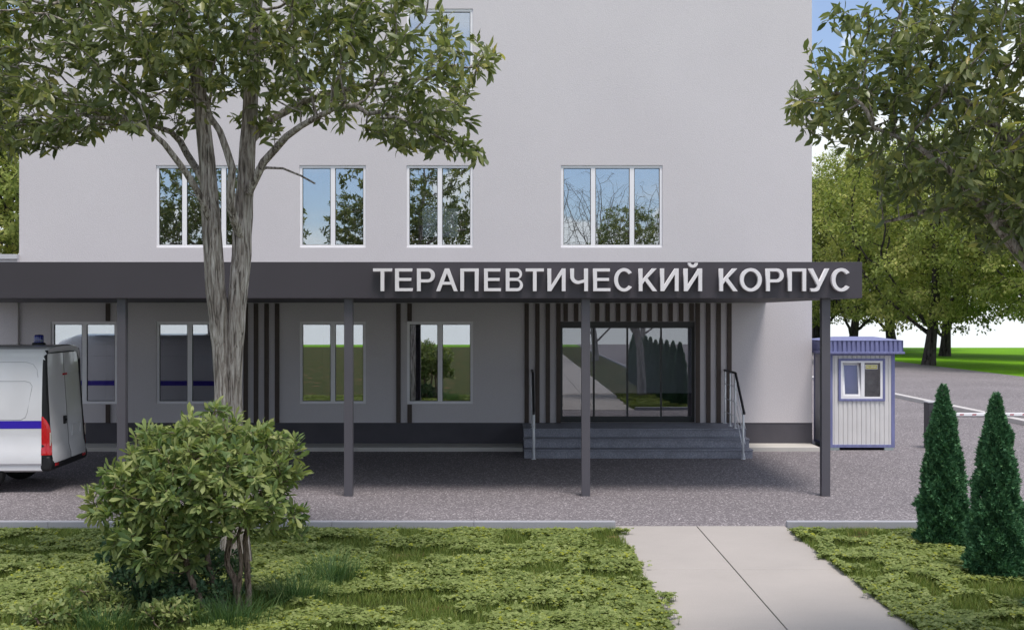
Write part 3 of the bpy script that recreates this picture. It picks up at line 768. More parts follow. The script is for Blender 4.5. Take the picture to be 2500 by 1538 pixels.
# booth window
m = MB(); tw = .05
m.box(WX0, WX1, -.012, .04, WZ1-tw, WZ1); m.box(WX0, WX1, -.012, .04, WZ0, WZ0+tw); m.box(WX0, WX0+tw, -.012, .04, WZ0+tw, WZ1-tw); m.box(WX1-tw, WX1, -.012, .04, WZ0+tw, WZ1-tw)
bw = m.build('window', BLUEM, bt, bevel=.004)
a, b, c, d = WX0+tw, WX1-tw, WZ0+tw, WZ1-tw; fw = .045; md_ = a+(b-a)*.525
m = MB(); m.box(a, b, .0, .045, d-fw, d); m.box(a, b, 0, .045, c, c+fw); m.box(a, a+fw, 0, .045, c+fw, d-fw); m.box(b-fw*1.2, b, 0, .045, c+fw, d-fw); m.box(md_-.04, md_+.04, 0, .045, c+fw, d-fw)
m.build('window_frame', WHITEP, bw, bevel=.004)
MB().box(md_+.035, b-fw*1.2+.005, .02, .028, c+fw-.005, d-fw+.005).build('pane', m_glass('booth_glass', .10, (.8,.8,.8)), bw)
# tilted sash: hinged at its foot, the head leaning inwards
m = MB(); a2, b2, c2, d2 = a+fw+.004, md_-.044, 0.0, d-c-2*fw-.01; sw = .05
m.box(a2, b2, 0, .04, d2-sw, d2); m.box(a2, b2, 0, .04, 0, sw); m.box(a2, a2+sw, 0, .04, sw, d2-sw); m.box(b2-sw, b2, 0, .04, sw, d2-sw)
m.v = [(x, y_+z*.17, z+c+fw+.004) for x, y_, z in m.v]; m.build('tilted_sash', WHITEP, bw, bevel=.004)
m = MB().box(a2+sw-.004, b2-sw+.004, .016, .024, sw-.004, d2-sw+.004); m.v = [(x, y_+z*.17, z+c+fw+.004) for x, y_, z in m.v]
m.build('sash_pane', m_glass('sash_glass', .07, (.8,.78,.86)), bw)
MB().box(BX0+.05, md_, .20, .215, .12, 2.1).build('curtain', simple('booth_curtain', (.62,.58,.68), .8, 0, .2, .06, 4), bt)
MB().box(md_+.01, BX1-.05, .32, .335, .12, 2.1).build('cupboard', simple('booth_cupboard', (.26,.28,.28), .7, 0, .2, .5, 5), bt)
sx0, sx1 = (1980+1118/8.4-1250)/110-7.77, (1980+1368/8.4-1250)/110-7.77; sz0, sz1 = wz(820+682/8.4, 110), wz(820+590/8.4, 110)
nt = MB().box(sx0, sx1, .010, .019, sz0, sz1).build('notice', WHITEP, bw)
MB().box(sx0+.009, sx1-.009, .006, .0095, sz0+.009, sz1-.009).build('notice_panel', YELL, bw)
xx = sx0+.022; u = .0205
for ch in 'ПОСТ ОХРАНЫ':
    if ch == ' ': xx += u*.6; continue
    letter(ch, xx, u*.78 if ch != 'Ы' else u, .032, .004, (sz0+sz1)/2-.016, .003, WHITEP, bw, 'notice_letter', 0.0); xx += u*(1.0 if ch != 'Ы' else 1.2)

# ------------------------------------------------------------------ boom barrier
br = empty('boom_barrier', (9.5, 27.7, 0)); tag(br, 'car park barrier with dark cabinet and white arm with red marks behind the conical evergreens', 'barrier')
MB().box(-.17, .17, -.0, .32, 0, 1.03).build('cabinet', CABIN, br, bevel=.012)
MB().box(-.18, .18, -.01, .33, 1.0305, 1.055).build('cabinet_lid', simple('barrier_lid', (.5,.5,.53), .4), br, bevel=.006)
az_ = wz(1011.4, 109)
arm = MB().box(.0, 4.2, -.075, -.03, az_-.037, az_+.04).build('arm', WHITEP, br, bevel=.012)
MB().box(.0, 4.2, -.07, -.035, az_-.052, az_-.038).build('arm_rubber', BLACKP, arm)
x = .50
while x < 4.1:
    MB().prism([(x,az_-.012),(x+.09,az_-.012),(x+.105,az_+.014),(x+.015,az_+.014)], 'y', -.0765, -.0752).build('red_mark', REDM, arm); x += .28
MB().box(-.10, .06, -.10, -.001, az_-.08, az_+.08).build('arm_bracket', CABIN, br, bevel=.01)

# ------------------------------------------------------------------ foliage tools
def unit(v): return v/np.maximum(np.linalg.norm(v, axis=-1, keepdims=True), 1e-9)
def leaves(P, D, U, L, W, kind='leaf', curl=.18, fold=.22):
    """P base points, D direction, U rough normal; returns V, flat faces, sizes, leaf index per face"""
    D = unit(D); S = unit(np.cross(D, U)); Nn = np.cross(S, D)
    if kind == 'leaf':      # lance shape with folded midrib
        T = [(0,0,0),(.36,0,0),(.70,0,0),(1,0,0),(.30,.40,1),(.66,.42,1),(.30,-.40,1),(.66,-.42,1)]
        Fc = [(0,1,4),(1,2,5,4),(2,3,5),(1,0,6),(2,1,6,7),(3,2,7)]
    elif kind == 'obov':    # broader near the tip
        T = [(0,0,0),(.40,0,0),(.74,0,0),(1,0,0),(.38,.30,1),(.74,.46,1),(.38,-.30,1),(.74,-.46,1)]
        Fc = [(0,1,4),(1,2,5,4),(2,3,5),(1,0,6),(2,1,6,7),(3,2,7)]
    else:
        T = [(0,0,0),(.5,.5,1),(1,0,0),(.5,-.5,1)]; Fc = [(0,3,2,1)]
    T = np.array(T); n = len(P); k = len(T)
    t = T[:,0][None,:,None]; s = T[:,1][None,:,None]; e = np.abs(T[:,1])[None,:,None]
    V = P[:,None,:] + D[:,None,:]*(t*L[:,None,None]) + S[:,None,:]*(s*W[:,None,None]) + Nn[:,None,:]*((e*fold)*W[:,None,None]*1.2 - (t**2)*curl*L[:,None,None])
    flat = np.array([i for f in Fc for i in f]); sz = np.array([len(f) for f in Fc])
    FF = (flat[None,:] + (np.arange(n)*k)[:,None]).ravel(); SZ = np.tile(sz, n)
    return V.reshape(-1,3), FF, SZ, np.repeat(np.arange(n), len(Fc))

def colonize(rng, att, nodes, par, step, di, dk, iters, grav=0.0, maxn=6000, jit=.22):
    nodes = [np.array(p, float) for p in nodes]; par = list(par)
    NP_ = np.array(nodes); d = np.linalg.norm(att[:,None,:]-NP_[None], axis=2)
    near = d.argmin(1); nd = d.min(1); alive = np.ones(len(att), bool); kids = {}
    for it in range(iters):
        sel = alive & (nd < di)
        if not sel.any() or len(nodes) > maxn: break
        NP_ = np.array(nodes); acc = np.zeros_like(NP_)
        v = unit(att[sel]-NP_[near[sel]]); np.add.at(acc, near[sel], v)
        idx = np.unique(near[sel]); new = []
        for i in idx:
            if kids.get(i, 0) >= 3: continue
            g = acc[i]; L = np.linalg.norm(g)
            g = g/max(L, 1e-6) + rng.normal(0, jit, 3) + np.array([0, 0, grav]); g /= np.linalg.norm(g)
            new.append(NP_[i]+g*step); par.append(int(i)); kids[i] = kids.get(i, 0)+1
        if not new: break
        b = len(nodes); nodes += new; NW = np.array(new)
        ai = np.where(alive)[0]
        dd = np.linalg.norm(att[ai][:,None,:]-NW[None], axis=2); mi = dd.argmin(1); md2 = dd.min(1)
        up = md2 < nd[ai]; near[ai[up]] = b+mi[up]; nd[ai[up]] = md2[up]
        alive &= nd > dk
    return np.array(nodes), np.array(par)

def skeleton(nodes, par, r0, ex, rmin=None, cap=None):
    n = len(nodes); ch = [[] for _ in range(n)]
    for i in range(n):
        if par[i] >= 0: ch[par[i]].append(i)
    r = np.zeros(n)
    for i in range(n-1, -1, -1):
        s = sum(r[c]**ex for c in ch[i]); r[i] = max(r0, s**(1/ex)) if ch[i] else r0
        if rmin is not None and i in rmin: r[i] = rmin[i]
        elif cap: r[i] = min(r[i], cap)
    return r, ch
def limbs_mesh(m, nodes, par, r, ch, thin=.0):
    n = len(nodes)
    done = set(); stack = [i for i in range(n) if par[i] < 0]; starts = [(i, None) for i in stack]
    while starts:
        i, p = starts.pop(); pts = []; rad = []
        if p is not None: pts.append(nodes[p]); rad.append(min(r[p], r[i]*1.25))
        while True:
            pts.append(nodes[i]); rad.append(r[i])
            if not ch[i]: break
            cs = sorted(ch[i], key=lambda c: -r[c])
            for c in cs[1:]: starts.append((c, i))
            i = cs[0]
        if len(pts) < 2 or max(rad) < thin: continue
        s = 12 if rad[0] > .09 else (7 if rad[0] > .03 else (5 if rad[0] > .012 else 3))
        m.tube(pts, rad, s, cap=False)
def twig_leaves(rng, nodes, par, r, ch, rlim, per, L0, spread=.9, droop=-.15, jitter=.03, up=.6, aspect=.34, kind='leaf', first=0):
    idx = [i for i in range(first, len(nodes)) if r[i] <= rlim and par[i] >= 0]
    P, D, U, L = [], [], [], []
    for i in idx:
        d = nodes[i]-nodes[par[i]]; d = d/max(np.linalg.norm(d), 1e-6)
        k = per if ch[i] else int(per*1.8)
        for q in range(k):
            v = d*rng.uniform(.1, 1.0)+rng.normal(0, spread*.6, 3)+np.array([0, 0, droop])
            t = rng.random()
            P.append(nodes[i]*(1-t*.9)+nodes[par[i]]*t*.9+rng.normal(0, jitter, 3)); D.append(v)
            u = np.array([0, 0, up])+rng.normal(0, .55, 3); U.append(u); L.append(L0*rng.uniform(.6, 1.2))
    P, D, U, L = map(np.array, (P, D, U, L)); W = L*aspect*rng.uniform(.85, 1.15, len(L))
    return leaves(P, D, U, L, W, kind)
def rnd_attr(rng, V, idx, k, P0=None, base=.0, amp=1.0, patch=1.2):
    """a random tone per leaf, with whole sprays leaning lighter or darker"""
    n = idx.max()+1; c = V.reshape(n, -1, 3)[:,0]
    pt = .5+.5*np.sin(c[:,0]*patch*3.1+c[:,2]*patch*2.3+1.3*np.sin(c[:,1]*patch*4.0))
    a = np.clip(base+amp*(.70*rng.beta(2.0, 2.6, n)*1.25+.18*pt-.02), 0, 1)
    return a[idx]
def px2w(px, py, y): return np.array([(px-1250)/F*y, y, CH-(py-769)/F*y])

# ------------------------------------------------------------------ big broadleaf trees in front
def big_tree(name, label, base, stems, crown, seed, natt, group, hollow=None, k=1.0):
    rng = np.random.default_rng(seed)
    o = empty(name, tuple(base)); tag(o, label, 'tree', group)
    B = np.array(base)
    nodes, par, rmin = [], [], {}
    for (pts, start) in stems:              # pts: list of (xyz world, radius); start: parent node or None
        prev = start if start is not None else -1
        pp = np.array([p for p, _ in pts]); rr = np.array([q for _, q in pts])
        seg = np.linalg.norm(np.diff(pp, axis=0), axis=1); cum = np.concatenate([[0], np.cumsum(seg)])
        for s_ in np.arange(0, cum[-1]+1e-6, .22*k):
            p = np.array([np.interp(s_, cum, pp[:,k]) for k in range(3)])+rng.normal(0, .006, 3)
            nodes.append(p); par.append(prev); prev = len(nodes)-1; rmin[prev] = float(np.interp(s_, cum, rr))
    att = []
    while len(att) < natt:
        lob = crown[rng.integers(len(crown))]; c, rad = np.array(lob[0]), np.array(lob[1])
        v = rng.normal(0, 1, 3); v = v/np.linalg.norm(v)*rng.random()**(1/2.2)
        p = c+v*rad
        if hollow and hollow(p): continue
        att.append(p)
    att = np.array(att)
    fixed = len(nodes)
    nodes, par = colonize(rng, att, nodes, par, .145*k, 1.6*k, .19*k, 140, .03, 12000)
    for i in range(fixed, len(nodes)): nodes[i] += rng.normal(0, .018*k, 3)
    r, ch = skeleton(nodes, par, .0058*k, 2.15, None, .075*k)
    for i, q in rmin.items(): r[i] = max(q, .012)
    nodes = nodes-B
    m = MB(); limbs_mesh(m, nodes, par, r, ch); m.build('trunk', BARK, o, smooth=True)
    V, FF, SZ, ix = twig_leaves(rng, nodes, par, r, ch, .011*k, 7, .163*k, spread=1.0, droop=-.10, aspect=.37, first=fixed)
    print(name, 'nodes', len(nodes), 'leaves', ix.max()+1)
    npmesh('crown', V, FF, SZ, LEAF, o, rnd_attr(rng, V, ix, 8))
    return o
TD = 14.5
def TP(px, py, dy=0.0): return px2w(px, py, TD+dy)
left = [(TP(566,1398), .125), (TP(560,1300), .112), (TP(553,1130), .102), (TP(548,1030), .098), (TP(543,950), .096), (TP(539,860), .10), (TP(535,790,-.02), .112), (TP(530,740,-.03), .116), (TP(521,640,-.05), .113), (TP(515,540,-.06), .11), (TP(509,440,-.06), .098), (TP(500,340,-.05), .09), (TP(488,240,-.05), .082), (TP(470,120,-.1), .07), (TP(440,0,-.15), .055), (TP(420,-90,-.2), .04)]
right = [(TP(592,1398,.04), .125), (TP(586,1300,.04), .11), (TP(577,1130,.04), .10), (TP(573,1030,.04), .096), (TP(571,950,.04), .092), (TP(572,860,.03), .095), (TP(576,790,.02), .105), (TP(580,740,.03), .110), (TP(589,640,.05), .116), (TP(593,540,.06), .11), (TP(600,440,.06), .10), (TP(606,340,.08), .093), (TP(612,240,.1), .088), (TP(618,130,.1), .075), (TP(628,0,.1), .06), (TP(640,-120,.1), .04)]
def li(stem, pts): return pts
limbL1 = [(TP(515,545,-.12), .045), (TP(490,480,-.3), .042), (TP(440,400,-.5), .038), (TP(390,340,-.7), .032)]
limbL2 = [(TP(512,470,-.1), .05), (TP(480,410,.1), .045), (TP(440,350,.3), .04), (TP(400,300,.5), .03)]
limbR1 = [(TP(606,470,-.05), .055), (TP(640,400,-.2), .048), (TP(690,340,-.4), .042), (TP(760,290,-.55), .034), (TP(850,250,-.7), .026)]
limbR2 = [(TP(610,345,.1), .055), (TP(660,290,.3), .048), (TP(740,250,.5), .04), (TP(850,215,.6), .03), (TP(960,200,.6), .022)]
limbM = [(TP(590,580,0), .055), (TP(566,520,-.25), .05), (TP(562,400,-.35), .045), (TP(545,330,-.4), .04), (TP(500,270,-.5), .03)]
limbT = [(TP(618,425,-.1), .02), (TP(660,407,-.25), .016), (TP(710,415,-.3), .012), (TP(760,440,-.35), .008), (TP(800,480,-.4), .004)]
crownA = [((-3.25,13.7,5.75),(.75,.6,.42)), ((-3.1,13.6,6.2),(.8,.6,.5)), ((-2.15,13.7,6.25),(1.0,.8,.6)), ((-3.75,13.6,6.15),(1.1,.8,.7)), ((-5.6,13.8,6.4),(.9,.9,.9)), ((-4.95,13.9,5.0),(1.35,.8,.33)), ((-4.1,14.1,5.3),(.75,.8,.35)), ((-.62,13.9,4.72),(.3,.3,.3)), ((-.42,14.0,5.85),(.32,.3,.2)), ((-5.95,13.7,5.0),(.5,.6,.3)), ((-1.2,13.9,5.1),(.5,.5,.5)), ((-3.35,14.4,6.9),(3.0,2.4,1.9)), ((-4.9,14.1,5.9),(1.75,1.5,.95)), ((-1.6,14.1,5.75),(1.55,1.4,.95)), ((-3.2,14.5,6.2),(2.7,2.2,1.0)), ((-5.3,14.1,5.2),(1.0,.9,.4)), ((-.95,14.0,5.15),(.62,.7,.42)), ((-3.2,14.4,8.2),(2.4,2.2,1.6))]
def hollowA(p):
    rr = math.hypot(p[0]+3.2, p[1]-14.4); return p[2] < 5.12-.10*rr*rr*.5 or (p[2] < 5.45 and -3.9 < p[0] < -2.1 and p[1] < 14.3)
def merged(stems_def):
    """chain stems: the two stems and limbs root on the nearest node of the lower trunk"""
    return stems_def
def tree_front():
    stems = [(left, None), (right, None)]
    for lb in (limbL1, limbL2, limbR1, limbR2, limbM, limbT): stems.append((lb, None))
    return big_tree('broadleaf_tree', 'twin stemmed grey barked evergreen tree rising behind the large shrub', TP(580,1398)*np.array([1,1,0]), stems, crownA, 11, 4300, 'broadleaf trees on the front lawn', hollowA)
tf = tree_front()
def copy_tree(o):
    c = o.copy(); col.objects.link(c)
    for ch in o.children:
        d = ch.copy(); col.objects.link(d); d.parent = c
    return c
tf2 = copy_tree(tf); tf2.location.x -= 7.0; tf2.rotation_euler.z = 2.6
tf2['label'] = 'evergreen tree seen only as dark foliage reflected in the upper windows at left'
RD = 9.5; RK = RD/13.6
def rk(p): return (p[0]*RK, p[1]*RK, CH+(p[2]-CH)*RK)
def T2(px, py, dy=0.0): return px2w(px, py, RD+dy*RK)
trunkR = [((7.05*RK,13.9*RK,0), .19), (rk((7.0,13.9,0)), .15), (rk((6.95,13.9,1.2)), .14), (rk((6.75,13.85,2.2)), .125), (rk((6.55,13.8,3.3)), .10), (rk((6.4,13.7,4.6)), .08), (rk((6.3,13.6,6.2)), .055), (rk((6.3,13.6,7.6)), .035)]
limbRa = [(rk((6.85,13.86,1.7)), .066), (T2(2560,740), .055), (T2(2500,640), .047), (T2(2445,560,-.1), .041), (T2(2390,490,-.2), .035), (T2(2320,420,-.3), .027), (T2(2230,350,-.4), .02), (T2(2120,310,-.4), .012)]
limbRb = [(rk((6.6,13.8,3.1)), .05), (T2(2440,520,.4), .04), (T2(2340,505,.6), .028), (T2(2250,520,.7), .02), (T2(2150,545,.7), .011)]
limbRc = [(rk((6.5,13.75,3.9)), .05), (T2(2380,260,.2), .035), (T2(2260,190,.3), .025), (T2(2150,120,.3), .015)]
crownB = [((6.0,13.6,6.3),(2.3,2.2,1.7)), ((5.7,13.3,5.2),(1.75,1.6,1.05)), ((4.55,13.5,5.6),(1.45,1.3,1.15)), ((3.75,13.5,5.35),(.8,.9,.5)), ((4.9,13.5,4.35),(1.3,1.2,.5)), ((5.5,13.6,4.0),(.6,.9,.55)), ((6.2,13.6,7.6),(2.6,2.2,1.5)), ((7.6,13.6,5.6),(1.6,1.8,1.3))]
crownB = [(rk(c), tuple(q*RK for q in r_)) for c, r_ in crownB]
def hollowB(q):
    p = (q[0]/RK, q[1]/RK, CH+(q[2]-CH)/RK)
    return p[0] < 6.0 and p[2] < 5.9-(p[0]-3.0)*.60+ (0 if p[0] > 3.2 else .3) and p[2] < 5.0-(p[0]-3.0)*.5 or (p[2] > 5.2+(p[0]-2.6)*1.25 and p[0] < 5)
big_tree('broadleaf_tree', 'dense evergreen tree whose crown hangs over the upper right of the yard', (7.05*RK,13.9*RK,0), [(trunkR, None), (limbRa, None), (limbRb, None), (limbRc, None)], crownB, 23, 3600, 'broadleaf trees on the front lawn', hollowB, RK)

# ------------------------------------------------------------------ shrubs
def shrub(name, label, base, lobes, stems, seed, natt, leaf, L0, mat, bark, step=.09, di=.6, dk=.11, rlim=.006, per=4, aspect=.40, r0=.0035, kind='obov', base_amp=(0., 1.), hollow=None):
    rng = np.random.default_rng(seed)
    o = empty(name, tuple(base)); tag(o, label, 'shrub'); B = np.array(base)
    nodes, par, rmin = [], [], {}
    for pts in stems:
        prev = -1; pp = np.array([p for p, _ in pts]); rr = np.array([q for _, q in pts])
        seg = np.linalg.norm(np.diff(pp, axis=0), axis=1); cum = np.concatenate([[0], np.cumsum(seg)])
        for s_ in np.arange(0, cum[-1]+1e-6, .08):
            nodes.append(np.array([np.interp(s_, cum, pp[:,k]) for k in range(3)])+rng.normal(0, .004, 3)); par.append(prev); prev = len(nodes)-1
            rmin[prev] = float(np.interp(s_, cum, rr))
    att = []
    vol = np.array([np.prod(l[1]) for l in lobes]); vol = vol**.75; vol /= vol.sum()
    while len(att) < natt:
        c, rad = lobes[rng.choice(len(lobes), p=vol)]
        v = rng.normal(0, 1, 3); v = v/np.linalg.norm(v)*rng.random()**(1/4.0); p = np.array(c)+v*np.array(rad)
        if hollow and hollow(p): continue
        att.append(p)
    fixed = len(nodes)
    nodes, par = colonize(rng, np.array(att), nodes, par, step, di, dk, 90, .05)
    r, ch = skeleton(nodes, par, r0, 2.2, None, .02)
    for i, q in rmin.items(): r[i] = q
    nodes = nodes-B; m = MB(); limbs_mesh(m, nodes, par, r, ch); m.build('stem', bark, o, smooth=True)
    P, D, U, L = [], [], [], []
    for i in range(fixed, len(nodes)):
        if r[i] > rlim: continue
        d = nodes[i]-nodes[par[i]]; d /= max(np.linalg.norm(d), 1e-6); d = d+np.array([0, 0, .25]); d /= np.linalg.norm(d)
        k = per if ch[i] else int(per*2.4)
        e1 = np.cross(d, [.3, .5, .8]); e1 /= np.linalg.norm(e1); e2 = np.cross(d, e1); ph = rng.random()*6.28
        for q in range(k):
            a = ph+q*2.4; op = rng.uniform(.3, 1.3)
            v = d*math.cos(op)+(e1*math.cos(a)+e2*math.sin(a))*math.sin(op)+np.array([0, 0, -.1])
            P.append(nodes[i]-(nodes[i]-nodes[par[i]])*rng.random()*.9+rng.normal(0, .010, 3)); D.append(v); U.append(d*.8+np.array([0, 0, .5])+rng.normal(0, .25, 3)); L.append(L0*rng.uniform(.65, 1.2))
    P, D, U, L = map(np.array, (P, D, U, L)); W = L*aspect*rng.uniform(.85, 1.15, len(L))
    V, FF, SZ, ix = leaves(P, D, U, L, W, kind, .12, .16)
    npmesh('foliage', V, FF, SZ, mat, o, rnd_attr(rng, V, ix, 8, base=base_amp[0], amp=base_amp[1], patch=2.5))
    return o
BD = 12.4; BS = F/BD
def BP(px, py, dy=0.0): return tuple(px2w(px, py, BD+dy))
lob = [((-3.16,12.45,1.30),(.92,.75,.62)), ((-3.05,12.45,1.83),(.34,.34,.27)), ((-2.50,12.5,1.50),(.42,.45,.40)), ((-3.85,12.4,1.10),(.38,.42,.32)), ((-3.45,12.15,.78),(.52,.45,.36)), ((-2.36,12.4,1.0),(.20,.22,.24)), ((-3.55,12.4,1.62),(.36,.36,.28)), ((-2.9,12.0,1.25),(.7,.4,.5)), ((-4.15,12.4,1.12),(.16,.2,.22)), ((-2.14,12.4,.92),(.15,.14,.2))]
stems = [[(BP(510,1502,-.15), .034), (BP(478,1440,-.1), .032), (BP(455,1370,-.1), .028), (BP(430,1290), .02), (BP(400,1200), .013)],
         [(BP(556,1490), .036), (BP(530,1450,.1), .032), (BP(510,1380,.15), .028), (BP(500,1270,.1), .02), (BP(495,1150), .012)],
         [(BP(585,1486,.05), .042), (BP(575,1420,.05), .036), (BP(553,1370,.05), .030), (BP(560,1300), .026), (BP(540,1200), .018), (BP(520,1090), .01)],
         [(BP(608,1478,.1), .036), (BP(605,1400,.1), .032), (BP(598,1330,.1), .030), (BP(612,1250,.1), .022), (BP(640,1150,.1), .013)],
         [(BP(582,1440,-.0), .026), (BP(590,1380,-.05), .024), (BP(582,1310,-.05), .020), (BP(600,1240), .014), (BP(660,1180), .01)]]
def hol(p): return p[2] < .95 and p[0] > -3.0 and p[0] < -2.42
sh = shrub('large_shrub', 'large rounded shrub with pale green oval leaves and bare twisted stems in the front lawn', (BP(560,1490)[0], BD, 0), lob, stems, 5, 1900, None, .134, BLEAF, BBARK, step=.07, dk=.085, per=5, aspect=.335, hollow=hol)
lob = [((-3.62,12.45,.24),(.55,.30,.24)), ((-3.15,12.35,.18),(.35,.25,.18)), ((-3.62,12.75,.34),(.52,.36,.34)), ((-3.05,12.75,.30),(.36,.32,.30)), ((-3.9,12.6,.62),(.3,.3,.26))]
stems = [[((-3.6,12.75,0), .014), ((-3.65,12.75,.25), .01)], [((-3.1,12.75,0), .014), ((-3.05,12.75,.2), .01)], [((-3.9,12.7,0), .014), ((-3.9,12.7,.4), .01)]]
shrub('low_shrub', 'low dark shrub with small leaves spreading under the large shrub', (-3.5,12.75,0), lob, stems, 6, 1200, None, .072, DLEAF, BBARK, .06, .5, .065, per=6, aspect=.45)
lob = [((-4.12,12.15,.23),(.28,.24,.22)), ((-3.92,12.1,.14),(.22,.2,.14)), ((-4.3,12.1,.12),(.2,.2,.12))]
shrub('small_shrub', 'small pale leaved shrub on the lawn to the left of the large shrub', (-4.1,12.2,0), lob, [[((-4.1,12.2,0), .01), ((-4.1,12.2,.15), .007)]], 8, 330, None, .075, BLEAF, BBARK, .05, .35, .06, per=5, aspect=.45, base_amp=(.05, .95))
lob = [((-3.28,11.85,.14),(.34,.2,.14)), ((-4.45,11.85,.12),(.3,.2,.13))]
shrub('small_shrub', 'flat clump of small pale leaves at the bottom edge below the large shrub', (-3.3,11.75,0), [lob[0]], [[((-3.28,11.75,0), .01), ((-3.28,11.75,.07), .007)]], 9, 280, None, .075, BLEAF, BBARK, .05, .35, .06, per=5, aspect=.45)
shrub('small_shrub', 'flat clump of small pale leaves in the bottom left corner of the lawn', (-4.45,11.7,0), [lob[1]], [[((-4.45,11.7,0), .01), ((-4.45,11.7,.05), .007)]], 10, 280, None, .075, BLEAF, BBARK, .05, .35, .06, per=5, aspect=.45, base_amp=(.05, .95))

def blades(rng, P, H, lean, W, n=4, dirs=None):
    """curved grass blades as tapering strips"""
    k = len(P); a = rng.random(k)*2*np.pi if dirs is None else dirs
    d = np.stack([np.cos(a), np.sin(a), np.zeros(k)], 1); s = np.stack([-np.sin(a), np.cos(a), np.zeros(k)], 1)
    tw = rng.normal(0, .5, k); s = s*np.cos(tw)[:,None]+d*np.sin(tw)[:,None]
    V = []
    for j in range(n+1):
        t = j/n; c = P+d*(lean*H*t**1.8)[:,None]+np.array([0,0,1.0])*(H*(t-.35*lean*t*t))[:,None]
        wv = W*(1-t)**.7*.5
        if j < n: V += [c-s*wv[:,None], c+s*wv[:,None]]
        else: V += [c]
    V = np.stack(V, 1); nv = V.shape[1]
    Fc = [(2*j, 2*j+1, 2*j+3, 2*j+2) for j in range(n-1)]+[(2*n-2, 2*n-1, 2*n)]
    flat = np.array([i for f in Fc for i in f]); sz = np.array([len(f) for f in Fc])
    return V.reshape(-1,3), (flat[None]+(np.arange(k)*nv)[:,None]).ravel(), np.tile(sz, k), np.repeat(np.arange(k), len(Fc))
def tuft(label, c, rx, ry, h, n, seed, lean=.7):
    rng = np.random.default_rng(seed)
    q = rng.normal(0, .45, (n, 2)); P = np.stack([q[:,0]*rx, q[:,1]*ry, np.zeros(n)], 1)
    H = h*rng.uniform(.5, 1.1, n); a = np.arctan2(q[:,1], q[:,0])+rng.normal(0, .7, n)
    V, FF, SZ, ix = blades(rng, P, H, lean*rng.uniform(.3, 1.3, n), np.full(n, .008), 4, a)
    o = npmesh('grass_tuft', V, FF, SZ, DGRAS, None, rng.beta(2, 2.5, n)[ix]); o.location = c
    tag(o, label, 'grass'); return o
tuft('arching tuft of long grass at the foot of the large shrub by the bottom edge', (-2.68, 11.85, 0), .42, .3, .42, 420, 1)
tuft('dark tuft of long grass on the lawn to the right of the large shrub', (-2.25, 12.9, 0), .38, .3, .44, 420, 2)
tuft('farther slim tuft of long grass right of the large shrub leaning towards the path', (-2.0, 13.8, 0), .34, .3, .46, 380, 3)
tuft('short tuft of grass between the small pale shrubs at lower left', (-3.85, 11.75, 0), .38, .25, .30, 380, 4)

# ------------------------------------------------------------------ conical evergreens
def thuja_meshes(seed):
    rng = np.random.default_rng(seed); n = 19000; H = 2.12
    z = H*(1-(1-rng.random(n))**.62); z = np.clip(z*1.0, .02, H-.02)
    prof = np.interp(z/H, [0,.06,.2,.5,.78,.86,.90,.95,1], [.25,.295,.29,.215,.135,.085,.062,.05,.010])
    a = rng.random(n)*2*np.pi
    lump = 1+.10*np.sin(a*5+z*9)+.10*np.sin(a*3-z*14+1)+.09*np.sin(a*9+z*23)+.06*np.sin(a*17-z*41)
    rr = prof*lump*np.sqrt(rng.uniform(.62, 1.0, n))
    P = np.stack([rr*np.cos(a), rr*np.sin(a), z], 1)
    out = np.stack([np.cos(a), np.sin(a), np.zeros(n)], 1)
    D = out*rng.uniform(.5, 1.0, n)[:,None]+np.array([0,0,1])*rng.uniform(.25, 1.1, n)[:,None]+rng.normal(0, .35, (n,3))
    # each spray: three thin fingers fanning in a plane
    Vs, Fs, Ss, Is = [], [], [], []; off = 0
    S = unit(np.cross(D, rng.normal(0, 1, (n,3))))
    Du = unit(D); base = rng.beta(2, 2.4, n)
    for k, (aa, ll) in enumerate(((0, 1.0), (.55, .75), (-.55, .75), (1.0, .5), (-1.0, .5))):
        d = Du*math.cos(aa)+S*math.sin(aa); L = ll*.055*rng.uniform(.7, 1.25, n)*np.interp(z/H, [0,.8,1], [1,.9,.75])
        V, FF, SZ, ix = leaves(P, d, np.cross(Du, S)+rng.normal(0, .3, (n,3)), L, L*.30, 'rh', .25, .1)
        Vs.append(V); Fs.append(FF+off); Ss.append(SZ); Is.append(ix); off += len(V)
    ix = np.concatenate(Is)
    at = np.clip(base[ix]+np.repeat([0,.05,.05,-.05,-.05], n)*1.5, 0, 1)
    return np.concatenate(Vs), np.concatenate(Fs), np.concatenate(Ss), at
V, FF, SZ, at = thuja_meshes(3)
th = empty('conical_evergreen', (5.53, 15.86, 0))
npmesh('foliage', V, FF, SZ, TLEAF, th, at)
m = MB(); m.tube([(0,0,0),(0,0,.5),(0.01,0,1.3),(0,0,2.05)], [.05,.042,.028,.006], 8); m.build('trunk', FBARK, th, smooth=True)
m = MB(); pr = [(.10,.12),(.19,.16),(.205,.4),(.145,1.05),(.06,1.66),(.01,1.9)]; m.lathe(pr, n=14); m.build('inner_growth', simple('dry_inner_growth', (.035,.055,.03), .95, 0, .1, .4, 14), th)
lab = ['slim dark green conical evergreen farther from the camera, left of its twin', 'slim dark green conical evergreen nearest the right edge of the photo']
tag(th, lab[0], 'evergreen', 'conical evergreens in a row')
def copy_tree(o):
    c = o.copy(); col.objects.link(c)
    for ch in o.children:
        d = ch.copy(); col.objects.link(d); d.parent = c
    return c
t2 = copy_tree(th); t2.location = (5.53, 14.12, 0); t2.rotation_euler.z = 2.1; t2['label'] = lab[1]
for k in range(8):
    c = copy_tree(th); c.location = (5.53, 12.38-1.74*k, 0); c.rotation_euler.z = 1.3*k+.4; c.scale = (1, 1, 1+.03*math.sin(k*2.2))
    c['label'] = 'conical evergreen of the row reflected in the entrance glass'

